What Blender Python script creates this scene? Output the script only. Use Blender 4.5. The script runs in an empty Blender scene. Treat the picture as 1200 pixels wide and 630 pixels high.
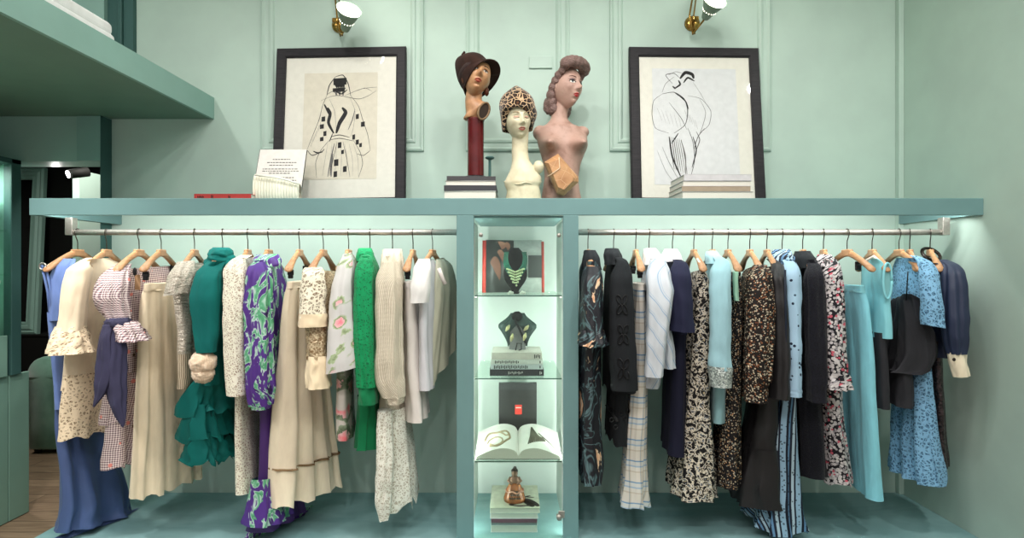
import bpy, bmesh, math, random
from mathutils import Vector, Matrix, noise
random.seed(7)
PI = math.pi
C = bpy.context.scene.collection
# ---------------------------------------------------------------- place
F, CZ = 620.0, 1.43           # focal length in pixels of the 1200x630 frame, eye height above the platform
DW, DF, DR = 3.39, 2.79, 2.93  # back wall, shelf front, rail
ZS0, ZS1 = CZ + .2835, CZ + .3735   # shelf underside / top
FLOOR = -.12
def P(px, py, d): return Vector(((px - 600) * d / F, d, CZ + (315 - py) * d / F))
def PX(px, d): return (px - 600) * d / F
def PZ(py, d): return CZ + (315 - py) * d / F
def lin(c):
    return tuple(((v / 255 / 12.92) if v / 255 <= .04045 else ((v / 255 + .055) / 1.055) ** 2.4) for v in c) + (1.0,)
def nz(*a): return noise.noise(Vector(a))

# ---------------------------------------------------------------- materials
class NT:
    def __init__(s, name):
        s.m = bpy.data.materials.new(name); s.m.use_nodes = True
        s.t = s.m.node_tree; s.b = s.t.nodes['Principled BSDF']; s.k = {}
    def n(s, typ, **kw):
        nd = s.t.nodes.new(typ)
        for k, v in kw.items(): setattr(nd, k, v)
        return nd
    def put(s, sock, v):
        if isinstance(v, bpy.types.NodeSocket): s.t.links.new(v, sock)
        elif isinstance(v, (tuple, list)) and len(v) == 3 and sock.type == 'RGBA': sock.default_value = tuple(v) + (1,)
        else: sock.default_value = v
    def uv(s, sx=1, sy=1, rot=0, off=(0, 0, 0)):
        key = (sx, sy, rot, off)
        if key in s.k: return s.k[key]
        u = s.n('ShaderNodeUVMap'); mp = s.n('ShaderNodeMapping')
        s.t.links.new(u.outputs[0], mp.inputs[0]); mp.inputs['Scale'].default_value = (sx, sy, 1)
        mp.inputs['Rotation'].default_value = (0, 0, rot); mp.inputs['Location'].default_value = off
        s.k[key] = mp.outputs[0]; return mp.outputs[0]
    def obj(s, sc=(1, 1, 1)):
        u = s.n('ShaderNodeTexCoord'); mp = s.n('ShaderNodeMapping')
        s.t.links.new(u.outputs['Object'], mp.inputs[0]); mp.inputs['Scale'].default_value = sc
        return mp.outputs[0]
    def noise(s, vec, scale, detail=3, dist=0, rough=.55):
        nd = s.n('ShaderNodeTexNoise'); s.put(nd.inputs['Vector'], vec)
        nd.inputs['Scale'].default_value = scale; nd.inputs['Detail'].default_value = detail
        nd.inputs['Distortion'].default_value = dist; nd.inputs['Roughness'].default_value = rough
        return nd.outputs['Fac']
    def vor(s, vec, scale, feature='F1', out='Distance', rnd=1):
        nd = s.n('ShaderNodeTexVoronoi', feature=feature); s.put(nd.inputs['Vector'], vec)
        nd.inputs['Scale'].default_value = scale; nd.inputs['Randomness'].default_value = rnd
        return nd.outputs[out]
    def wave(s, vec, scale, dist=0, prof='SIN', axis='X'):
        nd = s.n('ShaderNodeTexWave', wave_profile=prof, bands_direction=axis); s.put(nd.inputs['Vector'], vec)
        nd.inputs['Scale'].default_value = scale; nd.inputs['Distortion'].default_value = dist
        return nd.outputs['Fac']
    def ramp(s, fac, stops, interp='LINEAR'):
        nd = s.n('ShaderNodeValToRGB'); cr = nd.color_ramp; cr.interpolation = interp
        while len(cr.elements) < len(stops): cr.elements.new(.5)
        for e, (p, c) in zip(cr.elements, stops):
            e.position = p; e.color = lin(c) if not isinstance(c, (int, float)) else (c, c, c, 1)
        s.put(nd.inputs[0], fac); return nd.outputs[0]
    def mix(s, fac, a, b, mode='MIX'):
        nd = s.n('ShaderNodeMixRGB', blend_type=mode)
        s.put(nd.inputs[0], fac); s.put(nd.inputs[1], lin(a) if isinstance(a, tuple) else a)
        s.put(nd.inputs[2], lin(b) if isinstance(b, tuple) else b); return nd.outputs[0]
    def math(s, op, a, b=0.0, c=None):
        nd = s.n('ShaderNodeMath', operation=op); s.put(nd.inputs[0], a); s.put(nd.inputs[1], b)
        if c is not None: s.put(nd.inputs[2], c)
        return nd.outputs[0]
    def sep(s, vec):
        nd = s.n('ShaderNodeSeparateXYZ'); s.put(nd.inputs[0], vec); return nd.outputs
    def thr(s, v, t, w=.02):   # soft threshold
        return s.math('MULTIPLY_ADD', s.math('SUBTRACT', v, t), 1 / w, 0.0) if False else s.clamp01(s.math('DIVIDE', s.math('SUBTRACT', v, t), w))
    def clamp01(s, v):
        nd = s.n('ShaderNodeClamp'); s.put(nd.inputs[0], v); return nd.outputs[0]
    def bump(s, h, strength=.3, dist=.01):
        nd = s.n('ShaderNodeBump'); nd.inputs['Strength'].default_value = strength; nd.inputs['Distance'].default_value = dist
        s.put(nd.inputs['Height'], h); s.t.links.new(nd.outputs[0], s.b.inputs['Normal'])
    def fin(s, col=None, rough=.8, spec=.3, metal=0, sheen=0, emit=None, es=0):
        if col is not None: s.put(s.b.inputs['Base Color'], lin(col) if isinstance(col, tuple) else col)
        s.put(s.b.inputs['Roughness'], rough); s.b.inputs['Specular IOR Level'].default_value = spec
        s.b.inputs['Metallic'].default_value = metal; s.b.inputs['Sheen Weight'].default_value = sheen
        if emit: s.b.inputs['Emission Color'].default_value = lin(emit); s.b.inputs['Emission Strength'].default_value = es
        return s.m
MATS = {}
def paint(name, col, rough=.55, var=.05, bump=.03, spec=.35):
    n = NT(name); o = n.obj()
    f = n.noise(o, 3.0, 4); d = tuple(int(c * (1 - var)) for c in col); l = tuple(min(255, int(c * (1 + var))) for c in col)
    n.bump(n.noise(o, 140, 2), bump, .004)
    return n.fin(n.ramp(f, [(.3, d), (.7, l)]), rough, spec)
def plain(name, col, rough=.8, metal=0, spec=.3, var=.06, scale=30):
    n = NT(name); o = n.obj(); f = n.noise(o, scale, 3)
    d = tuple(int(c * (1 - var)) for c in col); l = tuple(min(255, int(c * (1 + var))) for c in col)
    return n.fin(n.ramp(f, [(.3, d), (.7, l)]), rough, spec, metal)
def lift(c, g=1.10): return tuple(min(246, int(v * g)) for v in c)
def cloth(name, col, rough=.8, sheen=.15, weave=900, wb=.12, var=.06, spec=.2):
    col = lift(col); sheen = sheen if max(col) > 110 else .015
    n = NT(name); u = n.uv()
    d = tuple(int(c * (1 - var)) for c in col); l = tuple(min(255, int(c * (1 + var))) for c in col)
    f = n.noise(n.uv(1, .35), 9, 4)
    h = n.math('ADD', n.wave(u, weave / 6.28, 0, 'SIN', 'X'), n.wave(u, weave / 6.28, 0, 'SIN', 'Y'))
    n.bump(n.math('ADD', n.math('MULTIPLY', h, .06), n.math('ADD', n.noise(n.uv(1, .25), 26, 4), n.math('MULTIPLY', n.noise(n.uv(1.6, .16, .12), 14, 2, .6), 1.6))), wb * 1.6, .016)
    return n.fin(n.ramp(f, [(.3, d), (.7, l)]), rough, spec, 0, sheen)
def lace(name, thread, hole, scale=70, width=.16, rough=.85, big=0, soft=.08):
    thread = lift(thread); n = NT(name); u = n.uv(1, 1)
    w = n.mix(.03, u, n.n('ShaderNodeTexNoise').outputs['Color'], 'ADD')
    e = n.vor(w, scale, 'DISTANCE_TO_EDGE'); f = n.vor(u, scale * 2.3, 'DISTANCE_TO_EDGE')
    a = n.thr(e, width, soft); b = n.thr(f, width * .3, soft)
    h = n.math('MULTIPLY', a, b)
    if big:   # solid flower islands in the net
        fl = n.thr(n.vor(u, big), .38, .1); h = n.math('MULTIPLY', h, fl)
    n.bump(n.math('SUBTRACT', 1.0, h), .6, .006)
    return n.fin(n.mix(h, thread, hole), rough, .15, 0, .1)
def satin(name, col, rough=.42): return cloth(name, col, rough, .05, 1500, .08, .05, .45)
# ---------------------------------------------------------------- mesh building
class MB:
    def __init__(s): s.v = []; s.f = []; s.uv = []; s.sm = []; s.mi = []
    def add(s, vs, fs, uvs=None, smooth=True, mi=0):
        b = len(s.v); s.v += [Vector(v) for v in vs]
        for k, f in enumerate(fs):
            s.f.append([b + i for i in f]); s.sm.append(smooth); s.mi.append(mi)
            if uvs: s.uv.append([uvs[k][j] for j in range(len(f))])
            else:
                a = [Vector(vs[i]) for i in f]
                n = (a[1] - a[0]).cross(a[2] - a[0]) if len(a) > 2 else Vector((0, 0, 1))
                ax = max(range(3), key=lambda q: abs(n[q]))
                s.uv.append([((p.y, p.z), (p.x, p.z), (p.x, p.y))[ax] for p in a])
        return s
    def xf(s, M):
        s.v = [M @ v for v in s.v]; return s
    def join(s, o, M=None):
        b = len(s.v); s.v += [(M @ v if M else v.copy()) for v in o.v]
        s.f += [[b + i for i in f] for f in o.f]; s.uv += o.uv; s.sm += o.sm; s.mi += o.mi; return s
    def box(s, x0, x1, y0, y1, z0, z1, bev=0, mi=0):
        if x0 > x1: x0, x1 = x1, x0
        if y0 > y1: y0, y1 = y1, y0
        if z0 > z1: z0, z1 = z1, z0
        if bev <= 0:
            vs = [(x, y, z) for x in (x0, x1) for y in (y0, y1) for z in (z0, z1)]
            fs = [(0, 1, 3, 2), (4, 6, 7, 5), (0, 4, 5, 1), (2, 3, 7, 6), (0, 2, 6, 4), (1, 5, 7, 3)]
            return s.add(vs, fs, smooth=False, mi=mi)
        bm = bmesh.new(); bmesh.ops.create_cube(bm, size=1)
        for v in bm.verts: v.co = Vector((x0 + (v.co.x + .5) * (x1 - x0), y0 + (v.co.y + .5) * (y1 - y0), z0 + (v.co.z + .5) * (z1 - z0)))
        bmesh.ops.bevel(bm, geom=bm.edges[:] , offset=min(bev, .45 * min(x1 - x0, y1 - y0, z1 - z0)), segments=3, profile=.5, affect='EDGES')
        bm.verts.ensure_lookup_table()
        s.add([v.co.copy() for v in bm.verts], [[v.index for v in f.verts] for f in bm.faces], smooth=False, mi=mi)
        bm.free(); return s
    def rings(s, rings, cap0=True, cap1=True, closed=True, uvs=None, smooth=True, mi=0):
        n = len(rings[0]); vs = [p for r in rings for p in r]; fs = []; us = []
        for i in range(len(rings) - 1):
            for j in range(n if closed else n - 1):
                k = (j + 1) % n
                fs.append((i * n + j, i * n + k, (i + 1) * n + k, (i + 1) * n + j))
                if uvs:
                    a, b = uvs[i], uvs[i + 1]
                    us.append((a[j], a[j + 1], b[j + 1], b[j]))
                else: us.append(((j / n, i), ((j + 1) / n, i), ((j + 1) / n, i + 1), (j / n, i + 1)))
        for ok, i in ((cap0, 0), (cap1, len(rings) - 1)):
            if ok:
                c = sum((Vector(p) for p in rings[i]), Vector()) / n; vs.append(c); q = len(vs) - 1
                for j in range(n):
                    k = (j + 1) % n; fs.append((q, i * n + k, i * n + j) if i == 0 else (q, i * n + j, i * n + k))
                    u = uvs[i] if uvs else [(t / n, i) for t in range(n + 1)]
                    cu = (sum(x[0] for x in u) / len(u), sum(x[1] for x in u) / len(u))
                    us.append((cu, u[j + 1], u[j]) if i == 0 else (cu, u[j], u[j + 1]))
        return s.add(vs, fs, us, smooth, mi)
    def tube(s, pts, r, seg=10, cap=True, flat=1.0, mi=0):
        pts = [Vector(p) for p in pts]; rs = r if isinstance(r, (list, tuple)) else [r] * len(pts)
        rings = []; up = Vector((0, 0, 1)); prev = None; us = []; L = 0
        for i, p in enumerate(pts):
            t = (pts[min(i + 1, len(pts) - 1)] - pts[max(i - 1, 0)]).normalized()
            if prev is None:
                a = t.cross(up); a = a if a.length > .1 else t.cross(Vector((1, 0, 0)))
            else: a = prev - t * prev.dot(t)
            a.normalize(); b = t.cross(a); prev = a
            if i: L += (p - pts[i - 1]).length
            rings.append([p + (a * math.cos(2 * PI * k / seg) + b * math.sin(2 * PI * k / seg) * flat) * rs[i] for k in range(seg)])
            us.append([(2 * PI * rs[i] * k / seg, L) for k in range(seg + 1)])
        return s.rings(rings, cap, cap, True, us, mi=mi)
    def lathe(s, prof, c=(0, 0, 0), seg=32, cap=True, sx=1, sy=1, mi=0):
        c = Vector(c); rings = []; us = []; L = 0
        for i, (r, z) in enumerate(prof):
            if i: L += math.hypot(r - prof[i - 1][0], z - prof[i - 1][1])
            rings.append([c + Vector((r * sx * math.cos(2 * PI * k / seg), r * sy * math.sin(2 * PI * k / seg), z)) for k in range(seg)])
            us.append([(2 * PI * r * k / seg, L) for k in range(seg + 1)])
        return s.rings(rings, cap, cap, True, us, mi=mi)
    def sphere(s, c, r, seg=14, rg=9, noisef=0, mi=0):
        c = Vector(c); r = Vector(r) if not isinstance(r, (int, float)) else Vector((r, r, r)); rings = []
        for i in range(rg + 1):
            th = PI * min(max(i / rg, .02), .98); ring = []
            for k in range(seg):
                d = Vector((math.sin(th) * math.cos(2 * PI * k / seg), math.sin(th) * math.sin(2 * PI * k / seg), math.cos(th)))
                q = 1 + (noisef * nz(*(d * 2.3 + c * 40)) if noisef else 0)
                ring.append(c + Vector((d.x * r.x, d.y * r.y, d.z * r.z)) * q)
            rings.append(ring)
        us = [[(2 * PI * r.x * k / seg, PI * r.z * i / rg) for k in range(seg + 1)] for i in range(rg + 1)]
        return s.rings(rings, True, True, True, us, mi=mi)
    def grid(s, fn, nu, nv, uvf=None, mi=0):
        vs = [fn(i / nu, j / nv) for i in range(nu + 1) for j in range(nv + 1)]; fs = []; us = []
        for i in range(nu):
            for j in range(nv):
                q = [(i, j), (i + 1, j), (i + 1, j + 1), (i, j + 1)]
                fs.append([a * (nv + 1) + b for a, b in q])
                us.append([uvf(a / nu, b / nv) if uvf else (a / nu, b / nv) for a, b in q])
        return s.add(vs, fs, us, mi=mi)
    def mesh(s, name, mats, org=Vector()):
        me = bpy.data.meshes.new(name); me.from_pydata([tuple(v - org) for v in s.v], [], s.f)
        ul = me.uv_layers.new(name='UVMap'); i = 0
        flat = [c for f in s.uv for uv in f for c in uv]; ul.data.foreach_set('uv', flat)
        me.polygons.foreach_set('use_smooth', s.sm)
        for m in (mats if isinstance(mats, (list, tuple)) else [mats]): me.materials.append(m)
        me.polygons.foreach_set('material_index', s.mi)
        me.update(); return me

class Thing:
    """an Empty at the base of the thing; single-part things become one mesh object"""
    def __init__(s, name, label, cat, loc, group=None):
        s.name, s.label, s.cat, s.group, s.loc = name, label, cat, group, Vector(loc); s.parts = []
    def part(s, name, mb, mat, parent=None, label=None, kind=None, mods=None):
        s.parts.append(dict(name=name, mb=mb, mat=mat, parent=parent, label=label, kind=kind, mods=mods)); return len(s.parts) - 1
    def done(s, rot=None):
        def tagit(o):
            o['label'] = s.label; o['category'] = s.cat
            if s.group: o['group'] = s.group
        if len(s.parts) == 1:
            p = s.parts[0]; o = bpy.data.objects.new(s.name, p['mb'].mesh(s.name, p['mat'], s.loc)); C.objects.link(o)
            o.location = s.loc; tagit(o); s.root = o; s.obs = [o]
            if p['mods']: p['mods'](o)
            return o
        r = bpy.data.objects.new(s.name, None); r.empty_display_size = .05; C.objects.link(r); r.location = s.loc; tagit(r); s.root = r; s.obs = []
        for p in s.parts:
            o = bpy.data.objects.new(p['name'], p['mb'].mesh(p['name'], p['mat'], s.loc)); C.objects.link(o)
            o.parent = r if p['parent'] is None else s.obs[p['parent']]
            if p['label']: o['label'] = p['label']
            if p['kind']: o['kind'] = p['kind']
            if p['mods']: p['mods'](o)
            s.obs.append(o)
        return r
def struct(name, mb, mat, parent=None):
    o = bpy.data.objects.new(name, mb.mesh(name, mat)); C.objects.link(o)
    if parent: o.parent = parent
    else: o['kind'] = 'structure'
    return o
def copy_tree(o, parent=None):
    c = o.copy(); C.objects.link(c)
    if parent: c.parent = parent
    for ch in list(o.children): copy_tree(ch, c)
    return c
def area(name, loc, size, power, rot=(0, 0, 0), col=(1, 1, 1), sy=None):
    l = bpy.data.lights.new(name, 'AREA'); l.energy = power; l.color = col; l.size = size
    if sy: l.shape = 'RECTANGLE'; l.size_y = sy
    o = bpy.data.objects.new(name, l); o.location = loc; o.rotation_euler = rot; C.objects.link(o); return o
def point(name, loc, power, r=.03, col=(1, 1, 1)):
    l = bpy.data.lights.new(name, 'POINT'); l.energy = power; l.shadow_soft_size = r; l.color = col
    o = bpy.data.objects.new(name, l); o.location = loc; C.objects.link(o); return o

# ---------------------------------------------------------------- setting
m_wall = paint('mint_wall_paint', (184, 206, 194), .5, .025, .04)
m_teal = paint('teal_joinery_paint', (114, 150, 150), .45, .03, .03)
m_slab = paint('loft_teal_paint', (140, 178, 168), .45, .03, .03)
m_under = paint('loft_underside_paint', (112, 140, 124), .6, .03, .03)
m_dteal = paint('dark_teal_paint', (62, 98, 94), .5, .04, .03)
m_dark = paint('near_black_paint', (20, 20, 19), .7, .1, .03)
def platform_mat():
    n = NT('worn_teal_platform'); o = n.obj((1, 1, 1))
    f = n.noise(n.obj((.8, 2.2, 1)), 2.2, 5, .6)
    n.bump(n.noise(o, 60, 3), .05, .004)
    return n.fin(n.ramp(f, [(.3, (108, 148, 150)), (.6, (136, 174, 175)), (.8, (152, 188, 189))]), .42, .4)
m_plat = platform_mat()
def planks():
    n = NT('weathered_oak_planks'); o = n.obj((1, 1, 1)); s = n.sep(o)
    b = n.n('ShaderNodeTexBrick'); b.offset = .37
    n.put(b.inputs['Vector'], o); b.inputs['Scale'].default_value = 1; b.inputs['Brick Width'].default_value = 1.6
    b.inputs['Row Height'].default_value = .13; b.inputs['Mortar Size'].default_value = .004
    b.inputs['Color1'].default_value = lin((118, 98, 78)); b.inputs['Color2'].default_value = lin((150, 128, 104)); b.inputs['Mortar'].default_value = lin((38, 30, 24))
    g = n.noise(n.obj((2, 30, 1)), 3, 6)
    return n.fin(n.mix(.5, b.outputs['Color'], n.ramp(g, [(.3, (84, 66, 50)), (.7, (160, 138, 112))])), .55, .35)
m_floor = planks()
XR = PX(1055, DW)      # right wall plane
PL = -2.547            # left end of platform and shelf
ZTOP = 3.7
struct('floor', MB().box(-5.8, XR + .1, -1.2, 6.2, FLOOR - .1, FLOOR), m_floor)
XP0, XP1 = PX(117.5, 3.30), PX(131, DW)
struct('wall_back', MB().box(XP1, XR + .1, DW, DW + .12, FLOOR, ZTOP), m_wall)
struct('wall_right', MB().box(XR, XR + .12, -1.2, DW, FLOOR, ZTOP), m_wall)
struct('wall_left', MB().box(-4.1, -4.0, -1.2, DW - .06, FLOOR, ZTOP), m_wall)
struct('ceiling', MB().box(-4.2, XR + .2, 1.2, DW + .1, ZTOP, ZTOP + .1), paint('ceiling_white', (225, 230, 224)))
# end of the wall with the opening to the back room, and the bulkhead above the opening
struct('trim_1', MB().box(XP0, XP1, 3.30, DW + .12, FLOOR, 2.385), m_dteal)
zb = PZ(189, 3.33)
struct('wall_bulkhead', MB().box(-4.0, XP0, DW - .06, DW + .12, zb, ZTOP), paint('pale_teal_bulkhead', (150, 186, 176), .5, .02))
struct('trim_2', MB().box(PX(90, 3.3), XP0, 3.30, DW - .06, zb, 2.385), paint('pier_face_paint', (134, 172, 164), .5, .02))
# back room
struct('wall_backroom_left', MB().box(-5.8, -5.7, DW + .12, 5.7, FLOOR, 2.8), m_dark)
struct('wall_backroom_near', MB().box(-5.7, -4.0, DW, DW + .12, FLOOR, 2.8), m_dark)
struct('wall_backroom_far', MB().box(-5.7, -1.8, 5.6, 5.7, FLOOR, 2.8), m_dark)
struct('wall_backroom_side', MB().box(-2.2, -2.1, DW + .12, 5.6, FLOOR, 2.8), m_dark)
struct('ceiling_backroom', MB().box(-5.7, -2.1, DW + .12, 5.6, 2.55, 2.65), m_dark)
struct('trim_3', MB().box(PX(85, 3.9), PX(93, 3.9), 3.9, 4.12, FLOOR, PZ(199, 3.9)), paint('column_pale_mint', (196, 222, 208), .5, .02))
# loft slab upper left
XL = PX(251, DW); zl0, zl1 = PZ(139.5, DW), PZ(114.5, DW)
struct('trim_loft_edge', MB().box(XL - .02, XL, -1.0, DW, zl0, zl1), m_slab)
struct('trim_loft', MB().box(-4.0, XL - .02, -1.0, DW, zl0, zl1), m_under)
# dark door panel on the wall above the loft
dz0, dz1 = zl1, ZTOP
struct('door_1', MB().box(-4.0, PX(160, DW), DW - .03, DW, dz0, dz1).box(PX(144, DW), PX(149, DW), DW - .05, DW - .03, dz0, dz1, .004), m_dteal)
# corner chase right
struct('trim_corner', MB().box(PX(1049, DW), XR, DW - .035, DW, 0, ZTOP, .004), m_wall)
# moulded wall panels
def moulding(name, xl, xr, yb):
    x0, x1, z0, z1 = PX(xl, DW), PX(xr, DW), PZ(yb, DW), 3.45
    prof = [(0, 0), (.003, .015), (.014, .020), (.022, .013), (.028, .008), (.052, .008), (.057, .015), (.070, .018), (.080, .011), (.086, 0)]
    mb = MB(); rings = []
    for (cx, cz, sx, sz) in ((x0, z0, 1, 1), (x1, z0, -1, 1), (x1, z1, -1, -1), (x0, z1, 1, -1)):
        rings.append([Vector((cx + sx * a, DW - b, cz + sz * a)) for a, b in prof])
    rings.append(rings[0]); mb.rings(rings, False, False, closed=False, smooth=False)
    struct(name, mb, m_wall)
moulding('trim_4', 306, 497, 177.5); moulding('trim_5', 546, 667, 177.5); moulding('trim_6', 714, 903, 177.5)
t = Thing('wall_plate', 'flat mint blank cover plate on the wall between the two moulded strips', 'cover plate', P(634, 74, DW))
t.part('plate', MB().box(PX(620, DW), PX(647, DW), DW - .012, DW, PZ(80.5, DW), PZ(66.5, DW), .003), m_wall); t.done()
# platform
struct('trim_platform', MB().box(PL, XR, 2.45, DW, FLOOR, 0, .006), m_plat)

# ---------------------------------------------------------------- shelving unit
m_led = NT('led_diffuser').fin((255, 255, 250), .5, .3, emit=(250, 255, 248), es=1.3)
m_steel = plain('brushed_steel', (176, 170, 162), .4, .85, .5, .05, 60)
m_shelfw = m_teal
t = Thing('long_shelf', 'long teal painted wall shelf above both clothes rails', 'shelf', (0, DF, ZS0))
ZB = ZS0 + .064
t.part('board', MB().box(PL, XR, DF + .02, DW, ZB, ZS1 - .001), m_teal)
t.part('fascia', MB().box(PL, XR, DF, DF + .02, ZS0, ZS1, .003), m_teal)
t.part('boxed_end', MB().box(PL, PX(143, DW), DF + .02, DW - .002, ZS0 + .001, ZB), m_teal)
t.part('boxed_end', MB().box(PX(1048, DW), XR - .002, DF + .02, DW - .04, ZS0 + .001, ZB), m_teal)
xa, xb, xc, xd = PX(535, DF), PX(555, DF), PX(660, DF), PX(678, DF)
t.part('led_strip', MB().box(PX(150, DW), xa - .02, DF + .022, DF + .034, ZB - .012, ZB), m_led)
t.part('led_strip', MB().box(xd + .02, PX(1040, DW), DF + .022, DF + .034, ZB - .012, ZB), m_led)
t.done()
t = Thing('display_niche', 'tall teal lit display niche with glass shelves between the rails', 'display case', ((xa + xd) / 2, DF, 0))
m_nin = paint('niche_inner_paint', (222, 230, 224), .5, .02)
t.part('front_post', MB().box(xa, xb, DF, DF + .03, 0, ZS0, .003), m_teal); t.part('front_post', MB().box(xc, xd, DF, DF + .03, 0, ZS0, .003), m_teal)
for p0, p1, q0, q1 in ((xa, xa + .02, xa + .02, xb - .014), (xd - .02, xd, xc + .014, xd - .02)):
    t.part('side_panel', MB().box(p0, p1, DF + .03, DW, 0, ZS0), m_teal); t.part('inner_panel', MB().box(q0, q1, DF + .03, DW - .012, 0, ZS0 - .012), m_nin)
t.part('back_panel', MB().box(xb - .02, xc + .02, DW - .012, DW - .001, 0, ZS0 - .004), paint('niche_back_paint', (224, 232, 226), .5, .02))
t.part('top_panel', MB().box(xb, xc, DF + .02, DW - .012, ZS0 - .012, ZS0 - .001), m_teal)
def glassm(name, tint, f=.08):
    m = bpy.data.materials.new(name); m.use_nodes = True; nt = m.node_tree; nt.nodes.clear()
    o = nt.nodes.new('ShaderNodeOutputMaterial'); tr = nt.nodes.new('ShaderNodeBsdfTransparent'); g = nt.nodes.new('ShaderNodeBsdfGlossy')
    tr.inputs[0].default_value = lin(tint); g.inputs[1 if 'Roughness' not in g.inputs else 'Roughness'].default_value = .03
    mx = nt.nodes.new('ShaderNodeMixShader'); lw = nt.nodes.new('ShaderNodeLayerWeight'); lw.inputs[0].default_value = .25
    mt = nt.nodes.new('ShaderNodeMath'); mt.operation = 'MULTIPLY_ADD'; mt.inputs[1].default_value = .3; mt.inputs[2].default_value = f * .4
    nt.links.new(lw.outputs['Fresnel'], mt.inputs[0]); nt.links.new(mt.outputs[0], mx.inputs[0])
    nt.links.new(tr.outputs[0], mx.inputs[1]); nt.links.new(g.outputs[0], mx.inputs[2]); nt.links.new(mx.outputs[0], o.inputs[0]); return m
m_glass = glassm('clear_glass', (244, 252, 248)); m_gedge = plain('green_glass_edge', (70, 100, 92), .2, 0, .5)
DG = DF + .035   # front of the glass shelves
GY = [346.5, 443.5, 540.5]
for gy in GY:
    z = PZ(gy, DG)
    a = t.part('glass_shelf', MB().box(xb + .004, xc - .004, DG, DW - .03, z - .004, z + .004), m_glass)
    t.part('front_edge', MB().box(xb + .004, xc - .004, DG - .002, DG, z - .003, z + .003), m_gedge, a)
    for sx in (xb + .008, xc - .008):
        t.part('shelf_pin', MB().tube([(sx - .008, DG + .05, z - .008), (sx + .008, DG + .05, z - .008)], .004, 8), m_steel)
dr = t.part('glass_door', MB().box(xb + .006, xc - .006, DF + .004, DF + .010, .004, ZS0 - .014), m_glass)
for (px, py) in ((563.5, 275), (655, 275.5)):
    c = P(px, py, DF); t.part('hinge_stud', MB().tube([c + Vector((0, .012, 0)), c - Vector((0, .006, 0))], .011, 14), m_steel, dr)
c = P(655, 605, DF); t.part('lock', MB().tube([c + Vector((0, .012, 0)), c - Vector((0, .018, 0))], .014, 16).box(c.x - .002, c.x + .03, c.y - .004, c.y + .006, c.z - .006, c.z + .03, .002), m_steel, dr)
for sx, s2 in ((xb, 1), (xc, -1)):
    t.part('light_strip', MB().box(sx - s2 * .013, sx - s2 * .007, DF + .031, DF + .041, .03, ZS0 - .03), m_led)
t.done()

# ---------------------------------------------------------------- rails
zr = PZ(272, DR); RR = .0165
def rail(label, x0, x1, bx):
    t = Thing('clothes_rail', label, 'clothes rail', ((x0 + x1) / 2, DR, zr))
    t.part('bar', MB().tube([(x0, DR, zr), (x1, DR, zr)], RR, 20), m_steel)
    t.part('bracket', MB().box(bx - .02, bx + .02, DR - .02, DR + .02, zr - RR, ZS0, .003), m_steel)
    t.done()
rail('left brushed steel clothes rail holding the pale and green garments', PX(85, DR), xa + .003, PX(83.5, DR))
rail('right brushed steel clothes rail holding the dark and blue garments', xd - .003, PX(1106, DR), PX(1106, DR))
# ---------------------------------------------------------------- wooden hangers
def wood():
    n = NT('beech_hanger_wood'); g = n.noise(n.obj((40, 8, 40)), 2, 5)
    oi = n.n('ShaderNodeObjectInfo').outputs['Random']
    a = n.ramp(g, [(.3, (168, 122, 84)), (.7, (206, 160, 116))])
    return n.fin(n.mix(n.math('MULTIPLY', oi, .35), a, (140, 98, 66)), .38, .45)
m_wood = wood(); m_wire = plain('dark_hook_wire', (88, 84, 78), .35, 1); m_clip = plain('black_clip', (24, 24, 26), .4)
def arm(sgn):
    mb = MB(); rings = []; N = 18; seg = 14
    for i in range(N + 1):
        s = i / N; u = .004 + .205 * s
        z = -.112 - .012 * s - .088 * s ** 1.35
        w = .011 + .0135 * max(0, s - .35) ** 1.2 / .6 ; h = .0205 - .005 * s
        if s > .9: q = math.sqrt(max(.02, 1 - ((s - .9) / .105) ** 2)); w *= q; h *= q
        bend = -.0  # straight
        rings.append([Vector((w * math.cos(2 * PI * k / seg), -sgn * u, z + h * math.sin(2 * PI * k / seg))) for k in range(seg)])
    mb.rings(rings, True, True); return mb
body = MB().box(-.012, .012, -.038, .038, -.134, -.094, .007)
body.join(arm(1)); body.join(arm(-1))
me_body = body.mesh('hanger_body', m_wood)
hk = [(0, .020 * math.cos(math.radians(a)), .0 + .020 * math.sin(math.radians(a))) for a in range(-25, 200, 15)]
hk += [(0, -.018, -.012), (0, -.010, -.030), (0, -.002, -.045), (0, 0, -.06), (0, 0, -.102)]
me_hook = MB().tube(hk, .0026, 8).mesh('hook', m_wire)
def clipmesh():
    mb = MB().box(-.012, .012, -.010, .010, -.030, 0, .004).box(-.016, .016, -.004, .004, -.012, .016, .003)
    mb.tube([(0, 0, .012), (0, 0, .045)], .003, 6); return mb.mesh('clip', m_clip)
me_clip = clipmesh()
HG = 'wooden hangers on the rails'
def hanger(px, what, near=None, clips=(), dz=0):
    x = PX(px, DR); rot = 0
    if near is not None:
        s = (PX(near, DR - .21) - x) / .21; rot = math.asin(max(-.7, min(.7, s)))
    r = bpy.data.objects.new('wooden_hanger', None); r.empty_display_size = .03; C.objects.link(r)
    r.location = (x, DR, zr + RR - .0175 + dz); r.rotation_euler.z = rot
    r['label'] = 'wooden hanger ' + what; r['category'] = 'hanger'; r['group'] = HG
    for nm, me in (('hanger_body', me_body), ('hook', me_hook)):
        o = bpy.data.objects.new(nm, me); C.objects.link(o); o.parent = r
    for u, z in clips:
        o = bpy.data.objects.new('clip', me_clip); C.objects.link(o); o.parent = r; o.location = (0, -u, z)
    return r

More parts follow.
